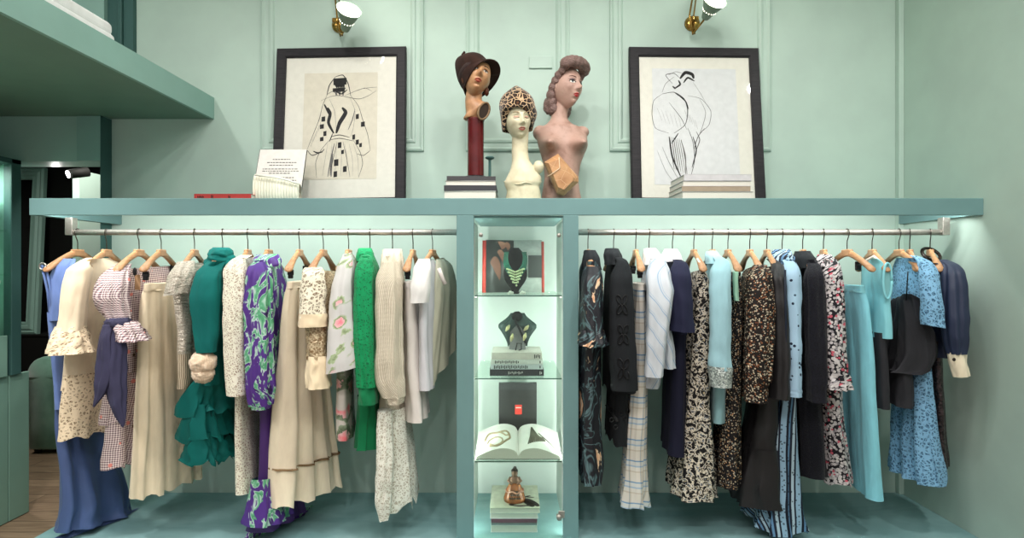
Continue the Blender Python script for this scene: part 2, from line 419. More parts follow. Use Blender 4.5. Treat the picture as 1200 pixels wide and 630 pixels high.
# ---------------------------------------------------------------- cloth shapes
def cr(a, b, c, d, t):
    return .5 * (2 * b + (c - a) * t + (2 * a - 5 * b + 4 * c - d) * t * t + (3 * b - a - 3 * c + d) * t ** 3)
def interp(rows, N):
    """rows: lists of floats; resample to N+1 rows with a damped Catmull-Rom"""
    out = []; m = len(rows) - 1
    for i in range(N + 1):
        s = i / N * m; k = min(int(s), m - 1); t = s - k
        a, b, c, d = rows[max(k - 1, 0)], rows[k], rows[k + 1], rows[min(k + 2, m)]
        out.append([.65 * cr(a[q], b[q], c[q], d[q], t) + .35 * (b[q] + (c[q] - b[q]) * t) for q in range(len(b))])
    return out
def sheet(rows, dn=.22, df=.19, t=.035, A=.006, n=3.0, seed=0, seg=56, lev=44, rough=.0055, top=False, bot=False, grow=1.0, hem=0, edge=0, sq=.7):
    """a hanging garment body: rows (near px, near py, far px, far py[, half thickness, near depth, far depth]) from the top down"""
    R = []
    for r in rows:
        r = list(r); tt = r[4] if len(r) > 4 else t; a = r[5] if len(r) > 5 else dn; b = r[6] if len(r) > 6 else df
        yn, yf = DR - a, DR + b
        pn, pf = P(r[0], r[1], yn), P(r[2], r[3], yf)
        R.append([pn.x, pn.y, pn.z, pf.x, pf.y, pf.z, tt])
    R = interp(R, lev); rings = []; uvs = []; rnd = random.Random(seed); ph = rnd.random() * 9; wid = None
    for i, r in enumerate(R):
        pn, pf, tt = Vector(r[0:3]), Vector(r[3:6]), r[6]; s = i / lev
        seg_v = pf - pn; flat = Vector((seg_v.x, seg_v.y, 0)); L = flat.length; d = flat.normalized(); nv = Vector((d.y, -d.x, 0))
        g = (s ** .8) * grow + (1 - grow) if grow <= 1 else s ** grow
        ring = []
        for k in range(seg):
            ph_k = 2 * PI * k / seg; ca, sa = math.cos(ph_k), math.sin(ph_k)
            a = math.copysign(abs(ca) ** .75, ca); b = math.copysign(abs(sa) ** sq, sa)
            mid = (a + 1) / 2
            p = pn + seg_v * mid + nv * (b * tt)
            w = A * g * (math.sin(2 * PI * n * mid + ph + 1.3 * nz(s * 2.2, seed, 0)) + .5 * math.sin(2 * PI * n * 2.3 * mid + ph * 2 + 2 * nz(s * 3, seed, 5)))
            w += (.35 * A + .004) * 2.2 * g * (abs(nz(mid * 5 + seed, b * .8, s * 1.5 + seed)) - .25)
            if edge: w += edge * g * math.sin(ph_k * 9 + ph) * (1 - mid)
            p = p + nv * w + Vector((nz(p.x * 9, p.z * 5, seed + .5), nz(p.x * 9 + 7, p.z * 6, seed + p.y * 8), 0)) * rough
            if hem and s > .8: p.z += hem * (s - .8) * 5 * math.sin(2 * PI * n * 1.5 * mid + ph)
            ring.append(p)
        rings.append(ring)
        # arc length from the near edge, measured both ways, so patterns meet there
        cum = [0]
        for k in range(seg): cum.append(cum[-1] + (ring[(k + 1) % seg] - ring[k]).length)
        wid = cum[-1] if wid is None else max(wid, cum[-1]); z = pn.z
        uvs.append([(c - cum[seg // 2], z) for c in cum])
    return MB().rings(rings, top, bot, True, uvs)
def tube_px(rows, A=.05, n=5, seed=0, seg=36, lev=38, rough=.003, top=True, bot=False, ry=None, tilt=0, neck=None):
    """a sleeve or narrow piece: rows (left px, right px, py, depth[, half depth]) from the top down; A = fold depth as a share of the radius"""
    R = []; A *= 1.7; rough *= 1.9
    if neck: rows = [(neck[0], neck[1], neck[2], 2.86, .03)] + list(rows)
    for r in rows:
        d = r[3]; rx = (r[1] - r[0]) / 2 * d / F; c = P((r[0] + r[1]) / 2, r[2], d)
        R.append([c.x, c.y, c.z, rx, r[4] if len(r) > 4 else (ry or rx)])
    R = interp(R, lev); rings = []; uvs = []; ph = seed * 1.7
    for i, (x, y, z, rx, rd) in enumerate(R):
        ring = []; s = i / lev
        for k in range(seg):
            a = 2 * PI * k / seg
            q = 1 + (.16 if A > .03 else .07) * min(1, s * 4) * (abs(nz(math.cos(a) * 1.8 + seed, math.sin(a) * 1.8, s * 1.6)) - .25) + A * (math.sin(n * a + ph + 1.5 * nz(s * 3, seed, 1)) + .6 * math.sin((n * 2 + 1) * a + 2 * nz(s * 4, seed, 3)))
            p = Vector((x + rx * q * math.cos(a), y + rd * q * math.sin(a), z + tilt * rx * math.cos(a)))
            ring.append(p + Vector((nz(p.x * 14, p.z * 14, seed), nz(p.z * 14, p.y * 14, seed + 2), nz(p.x * 12, p.y * 12, seed + 4) * .5)) * rough)
        rings.append(ring)
        per = PI * (abs(rx) + abs(rd)); uvs.append([(per * k / seg, z) for k in range(seg + 1)])
    return MB().rings(rings, top, bot, True, uvs)
def ribbon(pts, w, nrm=Vector((0, -1, 0)), th=.003, twist=0):
    """a flat band through points with width w (a list or number) and a little thickness"""
    pts = [Vector(p) for p in pts]; ws = w if isinstance(w, (list, tuple)) else [w] * len(pts); rings = []; us = []; L = 0
    for i, p in enumerate(pts):
        t = (pts[min(i + 1, len(pts) - 1)] - pts[max(i - 1, 0)]).normalized()
        if i: L += (p - pts[i - 1]).length
        s = t.cross(nrm).normalized(); n2 = s.cross(t).normalized()
        a, b = s * ws[i] / 2, n2 * th
        rings.append([p - a, p - a * .6 + b, p + a * .6 + b, p + a, p + a * .6 - b, p - a * .6 - b]); us.append([(ws[i] * k / 6, L) for k in range(7)])
    return MB().rings(rings, True, True, True, us)
def scallop(mb, zlo, amp, freq):
    for v in mb.v:
        if v.z < zlo: v.z += amp * math.sin(v.x * freq + v.y * freq * .7) * min(1, (zlo - v.z) / .05)
    return mb
def petals(c, r, n=5, d=Vector((0, -1, 0)), bulge=.25):
    """a small raised flower, facing -Y"""
    mb = MB()
    for k in range(n):
        a = 2 * PI * k / n + .3; o = Vector((math.cos(a), 0, math.sin(a))) * r * .55
        mb.sphere(Vector(c) + o, (r * .48, r * bulge, r * .48), 8, 5)
    return mb
def gar(name, label, cat, px, dz=0):
    return Thing(name, label, cat, (PX(px, DR), DR, PZ(300, DR)), None)

def surf(mb, x, z, lift=.003):
    """the nearest point (smallest depth) of a piece around x, z"""
    b = [v.y for v in mb.v if abs(v.x - x) < .012 and abs(v.z - z) < .014]
    return Vector((x, (min(b) if b else 2.62) - lift, z))
# ---------------------------------------------------------------- fabrics
f_blue = satin('periwinkle_satin', (66, 84, 126), .5)
f_dblue = cloth('periwinkle_crepe', (94, 116, 166))
f_cream = cloth('cream_wool', (220, 203, 177), .85)
f_creamlace = lace('cream_guipure_lace', (224, 205, 176), (150, 124, 94), 52, .15)
f_ivory = cloth('ivory_crepe', (218, 202, 174), .8)
f_beige = cloth('champagne_crepe', (224, 208, 182), .75)
f_navychif = cloth('navy_chiffon', (56, 55, 78), .75)
def gingham():
    n = NT('sprigged_gingham'); u = n.uv()
    s = n.sep(u); a = n.math('GREATER_THAN', n.math('FRACT', n.math('MULTIPLY', s[0], 88)), .5); b = n.math('GREATER_THAN', n.math('FRACT', n.math('MULTIPLY', s[1], 88)), .5)
    c = n.math('MULTIPLY', n.math('ADD', a, b), .5)
    base = n.ramp(c, [(.0, (236, 226, 222)), (.5, (192, 168, 168)), (1, (96, 76, 86))])
    sp = n.vor(u, 15); dot = n.math('LESS_THAN', sp, .17); leaf = n.math('LESS_THAN', n.vor(n.uv(1, 1, 0, (.03, .02, 0)), 15), .12)
    col = n.mix(leaf, n.mix(dot, base, (226, 140, 130)), (90, 74, 60))
    n.bump(n.noise(n.uv(1, .4), 30, 3), .1, .01); return n.fin(col, .85, .15)
f_ging = gingham()
def metallic_ruche():
    n = NT('silver_ruched_lame'); u = n.uv()
    w = n.noise(n.uv(5, 26), 3, 4, .8)
    n.bump(w, .8, .02)
    return n.fin(n.ramp(n.noise(u, 160, 2), [(.3, (150, 136, 116)), (.6, (216, 208, 194))]), .45, .5, .25)
f_ruche = metallic_ruche()
def fringe():
    n = NT('beige_fringe'); w = n.wave(n.uv(), 32, 1.5)
    n.bump(w, .6, .01); return n.fin(n.ramp(w, [(.1, (150, 132, 108)), (.7, (214, 200, 176))]), .8, .2)
f_fringe = fringe()
f_tealk = cloth('teal_jersey', (8, 92, 88), .8)
f_tealo = cloth('teal_organza', (6, 92, 88), .6, .3)
def fur():
    n = NT('blonde_fur'); f = n.noise(n.uv(8, 1), 22, 5, 1); n.bump(f, .5, .015)
    return n.fin(n.ramp(f, [(.3, (220, 184, 150)), (.7, (250, 230, 204))]), .9, .1, 0, .5)
f_fur = fur()
f_crochet = lace('ecru_crochet', (232, 220, 202), (172, 142, 118), 84, .12, .9)
def purple():
    n = NT('purple_green_floral'); u = n.uv(1, .42)
    f = n.noise(u, 19, 3, .7); g = n.noise(n.uv(1, .5, 0, (3.1, 1.7, 0)), 11, 3, .8)
    c = n.ramp(f, [(0, (50, 32, 88)), (.47, (84, 48, 132)), (.49, (196, 220, 210)), (.53, (108, 178, 138)), (.58, (70, 150, 104)), (.61, (186, 216, 202)), (.63, (66, 42, 108)), (.76, (30, 24, 54))])
    c2 = n.mix(n.thr(g, .54, .02), c, (84, 50, 136)); n.bump(n.noise(n.uv(1, .2), 40, 3), .12, .01)
    return n.fin(c2, .55, .35)
f_purple = purple(); f_purp = satin('plain_purple_silk', (62, 34, 94), .5)
f_rosewht = None
def roses(name, base, scale, size, seed, rose=(214, 110, 122), leaf=(120, 136, 96)):
    n = NT(name); u = n.uv(1, 1, 0, (seed, seed * .7, 0)); d = n.vor(u, scale)
    wob = n.math('ADD', d, n.math('MULTIPLY', n.math('SUBTRACT', n.noise(u, scale * 5, 3), .5), .35))
    c = n.ramp(wob, [(0, rose), (size * .4, tuple(min(255, v + 30) for v in rose)), (size * .7, (236, 190, 190)), (size * .75, leaf), (size, tuple(min(255, v + 60) for v in leaf)), (size + .03, base)])
    cc = n.mix(n.thr(n.noise(n.uv(1, 1, 0, (5 + seed, 2, 0)), 6, 1), .42, .03), base, c); n.bump(n.noise(n.uv(1, .4), 22, 4), .16, .012)
    return n.fin(cc, .45, .4)
f_rose = roses('white_satin_with_roses', (208, 206, 203), 12, .42, .35)
f_rosep = roses('big_rose_print', (216, 208, 200), 9, .62, .8, (220, 96, 104), (96, 110, 84))
f_greensh = cloth('sage_jacket_shade', (132, 146, 124))  # shade on the white satin, put into a grey green colour
f_green = lace('emerald_lace', (20, 134, 82), (6, 90, 54), 76, .15, .75); f_greenp = cloth('emerald_pleats', (10, 108, 66), .75)
f_knit = None
def cable():
    n = NT('cream_pulled_thread_lace'); w = n.wave(n.uv(), 34, .5); w2 = n.wave(n.uv(1, 1), 60, 1, 'SIN', 'Y'); h = n.math('MULTIPLY', w, w2)
    n.bump(h, .6, .01); return n.fin(n.ramp(n.math('ADD', n.math('MULTIPLY', w, .6), n.math('MULTIPLY', w2, .4)), [(.1, (196, 182, 156)), (.6, (232, 222, 202))]), .85, .15)
f_cable = cable(); f_creamnet = lace('cream_net_lace', (234, 228, 212), (188, 176, 152), 74, .11, .85)
f_white = cloth('white_cotton', (208, 206, 202), .75); f_whites = satin('white_silk', (198, 198, 201), .45); f_greys = satin('grey_green_silk', (170, 170, 150), .45)
f_skin = satin('pale_silk_skirt', (214, 208, 200), .5)
f_band = cloth('cream_linen_band', (224, 204, 172)); f_geo = lace('geometric_cutwork', (228, 216, 194), (142, 122, 98), 44, .10, .85)
f_sequin = None
def sequin(name, a, b, scale=170):
    n = NT(name); v = n.vor(n.uv(), scale, 'F1', 'Color'); s = n.sep(v)
    n.bump(n.vor(n.uv(), scale), .7, .004); return n.fin(n.ramp(s[0], [(.2, a), (.8, b)]), .3, .6, .3)
f_goldseq = sequin('gold_beige_sequins', (150, 122, 86), (226, 206, 170), 130)
f_seq = sequin('silver_sequins', (128, 140, 138), (222, 232, 226)); f_blkseq = sequin('black_sequins', (14, 12, 14), (70, 56, 58), 120)
# right rail
def painted():
    n = NT('black_silk_with_blush_birds'); u = n.uv(1, .45); f = n.noise(u, 10, 4, .9)
    c = n.ramp(f, [(0, (20, 22, 30)), (.48, (26, 27, 34)), (.50, (92, 120, 124)), (.53, (24, 25, 32)), (.60, (30, 30, 36)), (.61, (232, 206, 172)), (.64, (214, 142, 98)), (.68, (226, 206, 180)), (.71, (30, 30, 38))])
    n.bump(n.noise(n.uv(1, .3), 30, 3), .15, .01); return n.fin(c, .5, .4)
f_painted = painted()
f_black = cloth('black_wool', (30, 33, 36), .85); f_cord = plain('black_soutache_cord', (14, 15, 17), .5); f_blacks = satin('black_taffeta', (36, 35, 38), .45)
f_brownbl = satin('charcoal_brown_taffeta', (28, 26, 28), .5)
def plaid():
    n = NT('blue_cream_plaid'); s = n.sep(n.uv())
    a = n.math('FRACT', n.math('MULTIPLY', s[1], 9)); b = n.math('FRACT', n.math('MULTIPLY', s[0], 16))
    c = n.ramp(a, [(0, (222, 216, 204)), (.3, (206, 196, 180)), (.36, (222, 218, 208)), (.55, (168, 190, 208)), (.62, (214, 216, 212)), (.8, (128, 162, 192)), (.86, (222, 216, 206))], 'CONSTANT')
    d = n.ramp(b, [(0, (255, 255, 255)), (.5, (226, 222, 214)), (.6, (186, 200, 214)), (.68, (255, 255, 255))], 'CONSTANT')
    return n.fin(n.mix(.8, c, d, 'MULTIPLY'), .8, .2)
f_plaid = plaid()
def diag():
    n = NT('white_shirting_blue_diagonal'); w = n.math('FRACT', n.math('MULTIPLY', n.sep(n.uv(1, 1, 1.0))[1], 17))
    n.bump(n.noise(n.uv(1, .4), 22, 4), .15, .012)
    return n.fin(n.ramp(w, [(0, (204, 210, 216)), (.5, (196, 206, 216)), (.55, (150, 176, 202)), (.62, (204, 210, 216)), (.72, (172, 192, 210)), (.76, (206, 212, 218))], 'CONSTANT'), .7, .25)
f_diag = diag()
f_navy = cloth('navy_crepe', (34, 36, 58), .75); f_navyd = cloth('dark_navy_crepe', (26, 27, 44), .75)
def print_(name, base, stops, scale, dist=.8, sx=1, sy=1, rough=.7):
    n = NT(name); u = n.uv(sx, sy); f = n.noise(u, scale, 3, dist)
    n.bump(n.noise(n.uv(1, .3), 25, 3), .12, .01); return n.fin(n.ramp(f, [(0, base)] + stops, 'CONSTANT'), rough, .25)
f_bfloral = print_('black_cream_floral', (26, 25, 28), [(.46, (150, 140, 124)), (.49, (226, 216, 196)), (.56, (140, 146, 152)), (.59, (28, 26, 30)), (.66, (206, 190, 156))], 40, .4)
f_pale = cloth('pale_aqua_knit', (146, 184, 192), .85); f_palet = cloth('pale_aqua_trouser', (134, 172, 178), .8)
def sprig(name, base, dots, scale, size):
    n = NT(name); u = n.uv(); d = n.vor(u, scale); cc = n.sep(n.vor(u, scale, 'F1', 'Color'))
    c = n.mix(n.math('LESS_THAN', d, size), base, n.ramp(cc[0], [(i / len(dots), q) for i, q in enumerate(dots)], 'CONSTANT'))
    n.bump(n.noise(n.uv(1, .3), 25, 3), .12, .01); return n.fin(c, .7, .25)
f_sprig = sprig('black_ditsy_print', (24, 22, 24), [(206, 190, 160), (120, 100, 80), (150, 150, 140), (190, 150, 110)], 108, .38)
f_brown = sprig('black_brown_ditsy_print', (28, 23, 21), [(214, 196, 166), (150, 96, 62), (168, 156, 138), (112, 66, 44), (40, 32, 28), (190, 178, 156)], 112, .42)
f_mint = cloth('mint_lining', (150, 196, 170))
def bluefolk():
    n = NT('blue_folk_print'); s = n.sep(n.uv()); a = n.math('FRACT', n.math('MULTIPLY', s[0], 11))
    b = n.math('LESS_THAN', n.vor(n.uv(1, 1), 55), .3)
    c = n.ramp(a, [(0, (150, 184, 208)), (.30, (26, 32, 48)), (.40, (176, 200, 214)), (.56, (30, 38, 54)), (.70, (100, 140, 176)), (.84, (20, 25, 40))], 'CONSTANT')
    return n.fin(n.mix(n.math('MULTIPLY', b, .75), c, (28, 36, 54)), .6, .3)
f_folk = bluefolk()
f_folkl = sprig('pale_blue_spotted_print', (164, 196, 218), [(28, 38, 58), (60, 80, 100)], 26, .18); f_folkd = plain('dark_folk_trim', (24, 32, 48), .6)
f_blklace = lace('black_lace', (24, 24, 31), (9, 9, 13), 84, .14, .8)
f_tweed = sprig('black_white_knit_print', (32, 30, 36), [(204, 198, 196), (176, 168, 170), (214, 208, 206), (206, 200, 200), (150, 144, 148), (190, 184, 184), (196, 190, 190), (204, 198, 196), (212, 204, 204), (200, 92, 108)], 76, .60)
f_turq = cloth('turquoise_linen', (136, 206, 220), .8, .15, 700, .25); f_turqs = cloth('aqua_shantung', (132, 198, 206), .7, .15, 700, .2)
f_bluelace = lace('sky_blue_lace', (128, 174, 206), (54, 94, 130), 54, .11, .8)
f_navys = satin('navy_silk', (36, 44, 68), .5); f_creamc = cloth('cream_cuff', (222, 208, 182)); f_pearl = plain('pearl', (232, 226, 214), .25, 0, .6)
f_tag = plain('kraft_swing_tag', (190, 150, 112), .8); f_tagw = plain('white_swing_tag', (224, 214, 208), .8); f_btn = plain('dark_button', (44, 34, 28), .35)
f_hole = plain('dark_opening', (40, 30, 26), .9)
f_trim = plain('openwork_trim', (150, 122, 88), .85); f_cblk = cloth('black_cotton', (40, 40, 45), .7, 0, 900, .3, .06, .35)

# ---------------------------------------------------------------- left rail garments (from the left)
G = 'garment'
def fuzz(mb, a=.0028):
    r_ = random.Random(5); c = sum(mb.v, Vector()) / len(mb.v)
    for v in mb.v: v += (v - c).normalized() * a * (r_.random() * 2 - 1) + Vector((0, 0, -abs(r_.random()) * .004))
    return mb
# blue gown
hanger(91, 'carrying the periwinkle blue gown at the left end of the rail', 52)
t = gar('evening_gown', 'long periwinkle blue evening gown trailing on the platform at the far left of the rail', 'gown', 91)
b = t.part('bodice', sheet([(56, 366, 104, 352, .02), (58, 390, 110, 376, .026), (62, 430, 114, 420, .026), (66, 480, 120, 470, .03)], .2, .19, A=.004, n=3, seed=1), f_dblue)
t.part('skirt', sheet([(65, 470, 120, 460, .028), (68, 520, 128, 510, .035), (72, 560, 140, 545, .045), (74, 595, 148, 578, .055), (70, 614, 152, 592, .06), (66, 624, 156, 597, .075)], .17, .22, A=.022, n=2.6, seed=2, edge=.012, rough=.008), f_blue)
t.part('train', MB().grid(lambda u, v: (lambda q: Vector((q.x, q.y, .006 + .030 * math.sin(v * PI) * (1 + .5 * math.sin(u * 15 + v * 3)) * math.sin(PI * min(1, u * 1.0 + .08)))))(P(60 + 92 * u, 627 - 30 * u * u + 0, DR - .17 + .32 * u) + Vector((0, (v - .5) * .16, 0))), 24, 12), f_blue)
t.part('shoulder_drape', tube_px([(72, 86, 303, 2.84, .02), (63, 84, 312, 2.80, .025), (60, 80, 328, 2.78, .03), (60, 78, 345, 2.77, .03), (59, 74, 375, 2.76, .03)], .08, 3, 4), f_dblue)
for k, dx in enumerate((0, 4)):
    t.part('strap', MB().tube([P(49 + dx, 311, 2.75), P(52 + dx, 324, 2.74), P(56 + dx, 342, 2.745), P(58 + dx * .6, 368, 2.75)], .006, 8), f_dblue)
t.part('strap_ring', MB().tube([P(50 + 4 * math.cos(a), 312 + 4 * math.sin(a), 2.735) for a in [k * PI / 5 for k in range(11)]], .004, 6), m_steel)
t.done()
# cream tunic
hanger(125, 'carrying the cream tunic with lace cuffs', 97)
t = gar('tunic_dress', 'cream tunic dress with guipure lace cuffs and lace hem over the blue gown', 'dress', 125)
t.part('bodice', sheet([(106, 303, 132, 302, .02), (97, 309, 146, 309, .03), (92, 320, 154, 318, .036), (84, 360, 158, 352, .036), (78, 420, 160, 408, .04), (74, 458, 158, 446, .044)], .21, .19, A=.005, n=2, seed=5), f_cream)
t.part('lace_hem', sheet([(76, 440, 159, 428, .046), (73, 480, 157, 465, .05), (72, 516, 156, 494, .052)], .215, .2, A=.008, n=2.5, seed=5, hem=.012), f_creamlace, label='cream guipure lace hem band')
sl = t.part('sleeve', tube_px([(90, 104, 307, 2.71, .02), (80, 106, 316, 2.69, .045), (76, 103, 335, 2.68, .05), (73, 100, 360, 2.67, .05), (69, 97, 388, 2.66, .055)], .03, 4, 6, neck=(104, 114, 302)), f_cream)
t.part('lace_cuff', tube_px([(70, 97, 382, 2.665, .056), (65, 100, 396, 2.655, .07), (60, 105, 413, 2.65, .085)], .07, 6, 7, top=False), f_creamlace, sl, 'flared lace cuff')
t.done()
# gingham
hanger(163, 'carrying the sprigged gingham dress', 135)
t = gar('gingham_dress', 'tiered sprigged gingham dress with puff sleeve and navy chiffon tie', 'dress', 163)
t.part('bodice', sheet([(138, 316, 203, 311, .025), (130, 330, 204, 322, .04), (126, 370, 202, 360, .045), (128, 400, 200, 388, .05), (127, 440, 198, 426, .05)], .2, .17, A=.006, n=4, seed=8), f_ging)
t.part('tier', sheet([(128, 425, 198, 412, .05), (126, 460, 196, 446, .06), (122, 497, 192, 480, .066)], .2, .18, A=.014, n=5, seed=9, hem=.008), f_ging)
t.part('tier', sheet([(127, 485, 190, 470, .05), (128, 520, 188, 500, .056), (126, 550, 186, 526, .064)], .19, .18, A=.016, n=5, seed=10, hem=.008), f_ging)
sl = t.part('puff_sleeve', tube_px([(140, 152, 309, 2.84, .03), (126, 149, 318, 2.75, .04), (117, 148, 332, 2.69, .055), (114, 148, 348, 2.67, .058), (120, 150, 364, 2.67, .048), (130, 151, 378, 2.66, .035)], .09, 9, 11), f_ging)
t.part('sleeve_frill', tube_px([(134, 155, 376, 2.65, .03), (138, 164, 386, 2.64, .05), (142, 170, 399, 2.63, .06)], .16, 7, 12, top=False), f_ging, sl)
ti = t.part('tie_band', tube_px([(129, 151, 372, 2.65, .035), (126, 153, 376, 2.645, .045), (126, 154, 381, 2.645, .045), (130, 153, 385, 2.65, .035)], .06, 5, 13), f_navychif, label='navy chiffon tie')
t.part('tie_end', tube_px([(122, 134, 380, 2.62, .014), (116, 134, 400, 2.61, .02), (112, 136, 430, 2.61, .02), (111, 130, 450, 2.61, .018), (111, 120, 466, 2.61, .01), (110, 112, 476, 2.61, .004)], .1, 3, 14), f_navychif, ti)
t.part('tie_end', tube_px([(126, 140, 382, 2.63, .014), (126, 146, 410, 2.62, .022), (124, 146, 450, 2.62, .022), (128, 146, 474, 2.62, .02), (136, 146, 490, 2.62, .01), (143, 145, 500, 2.62, .004)], .1, 3, 15), f_navychif, ti)
c = P(159, 315, 2.78)
t.part('swing_tag', MB().box(c.x - .004, c.x + .024, c.y - .002, c.y + .001, c.z - .11, c.z - .03, .001), f_tag)
t.part('safety_clip', MB().sphere(P(158, 318, 2.76), (.012, .006, .022), 10, 6), m_clip)
t.done()
# ivory long skirt
hanger(189, 'with clips holding the long ivory skirt', 166, [(.172, -.232), (-.12, -.2)])
t = gar('maxi_skirt', 'long plain ivory skirt clipped beside the gingham dress', 'skirt', 189)
t.part('skirt', sheet([(171, 337, 208, 334, .028), (168, 352, 212, 346, .034), (166, 420, 220, 408, .042), (163, 500, 226, 484, .052), (160, 560, 231, 538, .06), (159, 584, 232, 556, .066)], .19, .2, A=.018, n=4, seed=16, hem=.012, edge=.01), f_ivory)
t.part('waistband', sheet([(171.5, 332, 207, 330, .03), (171, 341, 208.5, 338, .031)], .192, .2, A=.002, seed=17, lev=6, top=True), f_ivory)
t.done()
# silver ruched
hanger(228, 'carrying the silver ruched top', 211)
t = gar('ruched_top', 'silver beige ruched cap sleeve top with fringed hem', 'top', 228)
t.part('bodice', sheet([(213, 307, 238, 308, .026), (207, 318, 244, 318, .038), (206, 345, 246, 342, .042), (211, 390, 247, 382, .042), (213, 425, 247, 414, .044)], .19, .19, A=.006, n=3, seed=18, rough=.006), f_ruche)
t.part('fringe', sheet([(213, 415, 247, 405, .043), (212, 440, 247, 428, .044), (211, 456, 247, 442, .046)], .195, .19, A=.006, n=3, seed=18), f_fringe, label='beige fringe along the hem')
t.part('cap_sleeve', tube_px([(208, 226, 306, 2.74, .02), (202, 226, 318, 2.70, .05), (197, 222, 332, 2.67, .05), (194, 219, 345, 2.66, .05)], .06, 4, 19, tilt=.1), f_ruche)
t.done()
# teal dress
hanger(261, 'carrying the teal polo neck dress', 245)
t = gar('polo_neck_dress', 'teal polo neck dress with blonde fur cuff and ruffled organza skirt', 'dress', 261)
t.part('bodice', sheet([(252, 306, 268, 304, .035), (240, 318, 274, 316, .04), (234, 332, 276, 330, .044), (238, 380, 276, 372, .046), (243, 430, 276, 418, .046), (243, 452, 276, 440, .048)], .19, .18, A=.006, n=2, seed=20), f_tealk)
for k, (y, x0, x1) in enumerate(((294, 249, 270), (300, 246, 272), (306, 243, 274))):
    t.part('neck_roll', tube_px([(x0 + 3, x1 - 3, y - 4, 2.88, .05), (x0, x1, y - 1, 2.87, .065), (x0 - 1, x1, y + 4, 2.86, .07), (x0 + 1, x1 - 2, y + 8, 2.86, .06)], .05, 3, 21 + k, top=False, lev=12), f_tealk)
sl = t.part('sleeve', tube_px([(238, 260, 313, 2.765, .045), (232, 258, 319, 2.72, .05), (229, 258, 326, 2.69, .05), (227, 258, 345, 2.67, .06), (229, 257, 380, 2.66, .055), (234, 253, 412, 2.65, .045)], .05, 3, 24, neck=(248, 266, 303)), f_tealk)
t.part('fur_cuff', fuzz(MB().sphere(P(238, 424, 2.65), (.062, .058, .058), 56, 40, .10).sphere(P(238, 437, 2.655), (.052, .05, .047), 50, 36, .10)), f_fur, sl, 'blonde fur cuff')
for k, (y0, y1, x0, x1, x2, x3) in enumerate(((440, 486, 238, 219, 272, 274), (474, 518, 232, 222, 272, 275), (508, 544, 229, 224, 270, 274))):
    t.part('ruffle', sheet([(x0, y0, x2, y0 - 10, .05), ((x0 + x1) / 2, (y0 + y1) / 2, x2, (y0 + y1) / 2 - 14, .07), (x1 + 4, y1, x3, y1 - 18, .085)], .19, .18, A=.028, n=6, seed=25 + k, rough=.016, hem=.022, edge=.022, seg=90), f_tealo)
t.done()
# ecru crochet suit
hanger(290.5, 'carrying the ecru crochet suit', 276)
t = gar('crochet_suit', 'ecru crochet lace jacket over matching long skirt', 'suit', 290)
t.part('skirt', sheet([(279, 445, 304, 434, .036), (281, 520, 305, 503, .038), (283, 580, 307, 556, .042)], .17, .19, A=.006, n=2, seed=30), f_crochet)
t.part('jacket', sheet([(283, 302, 300, 300, .022), (277, 312, 304, 311, .036), (274, 340, 306, 336, .044), (274, 400, 307, 390, .044), (276, 463, 307, 447, .046)], .19, .19, A=.006, n=2, seed=31), f_crochet)
t.part('sleeve', tube_px([(272, 288, 304, 2.74, .02), (265, 290, 316, 2.70, .045), (263, 289, 345, 2.68, .055), (263, 288, 400, 2.67, .055), (267, 289, 462, 2.67, .05)], .03, 3, 32, neck=(284, 295, 299)), f_crochet)
t.done()
# purple maxi
hanger(315, 'carrying the purple and green maxi dress', 298)
t = gar('floral_maxi_dress', 'purple green and white floral maxi dress with hem pooling on the platform', 'dress', 315)
t.part('bodice', sheet([(303, 305, 322, 301, .03), (297, 314, 328, 311, .036), (296, 340, 334, 334, .042), (298, 400, 336, 390, .044), (302, 480, 336, 466, .046)], .19, .17, A=.008, n=3, seed=33), f_purple)
t.part('collar', tube_px([(302, 324, 298, 2.88, .06), (299, 327, 304, 2.86, .07), (300, 328, 312, 2.85, .07)], .06, 4, 34, top=False, lev=10), f_purple)
t.part('skirt', sheet([(308, 470, 336, 458, .04), (309, 520, 340, 506, .046), (308, 570, 345, 552, .055), (304, 604, 350, 578, .07), (298, 624, 352, 592, .09)], .17, .2, A=.016, n=3, seed=35, rough=.008), f_purp, label='plain purple skirt panel')
t.part('hem_border', MB().grid(lambda u, v: (lambda q: Vector((q.x, q.y, .006 + (.05 * (1 - abs(2 * v - 1)) * (1 + .45 * math.sin(u * 17)) + .01 * math.sin(u * 29 + v * 9)) * math.sin(PI * min(1, u + .06)))))(P(286 + 76 * u, 625 - 34 * u, DR - .14 + .34 * u) + Vector((0, (v - .5) * .14, 0))), 30, 12, lambda u, v: (u * .5, v * .2)), f_purple)
t.part('skirt_border', sheet([(302, 562, 322, 556, .052, .215, .0), (301, 590, 326, 578, .07, .215, .0), (298, 618, 330, 598, .09, .22, .02)], .2, .1, A=.016, n=2, seed=36), f_purple)
sl = t.part('sleeve', tube_px([(296, 310, 308, 2.74, .02), (291, 316, 318, 2.70, .045), (289, 316, 345, 2.68, .055), (290, 318, 400, 2.66, .06), (291, 320, 450, 2.66, .065), (294, 318, 474, 2.66, .05)], .08, 7, 37, neck=(304, 316, 302)), f_purple)
t.part('cuff', tube_px([(295, 317, 470, 2.66, .048), (296, 316, 478, 2.66, .044)], .05, 7, 37, lev=6, top=False), f_purple, sl)
t.done()
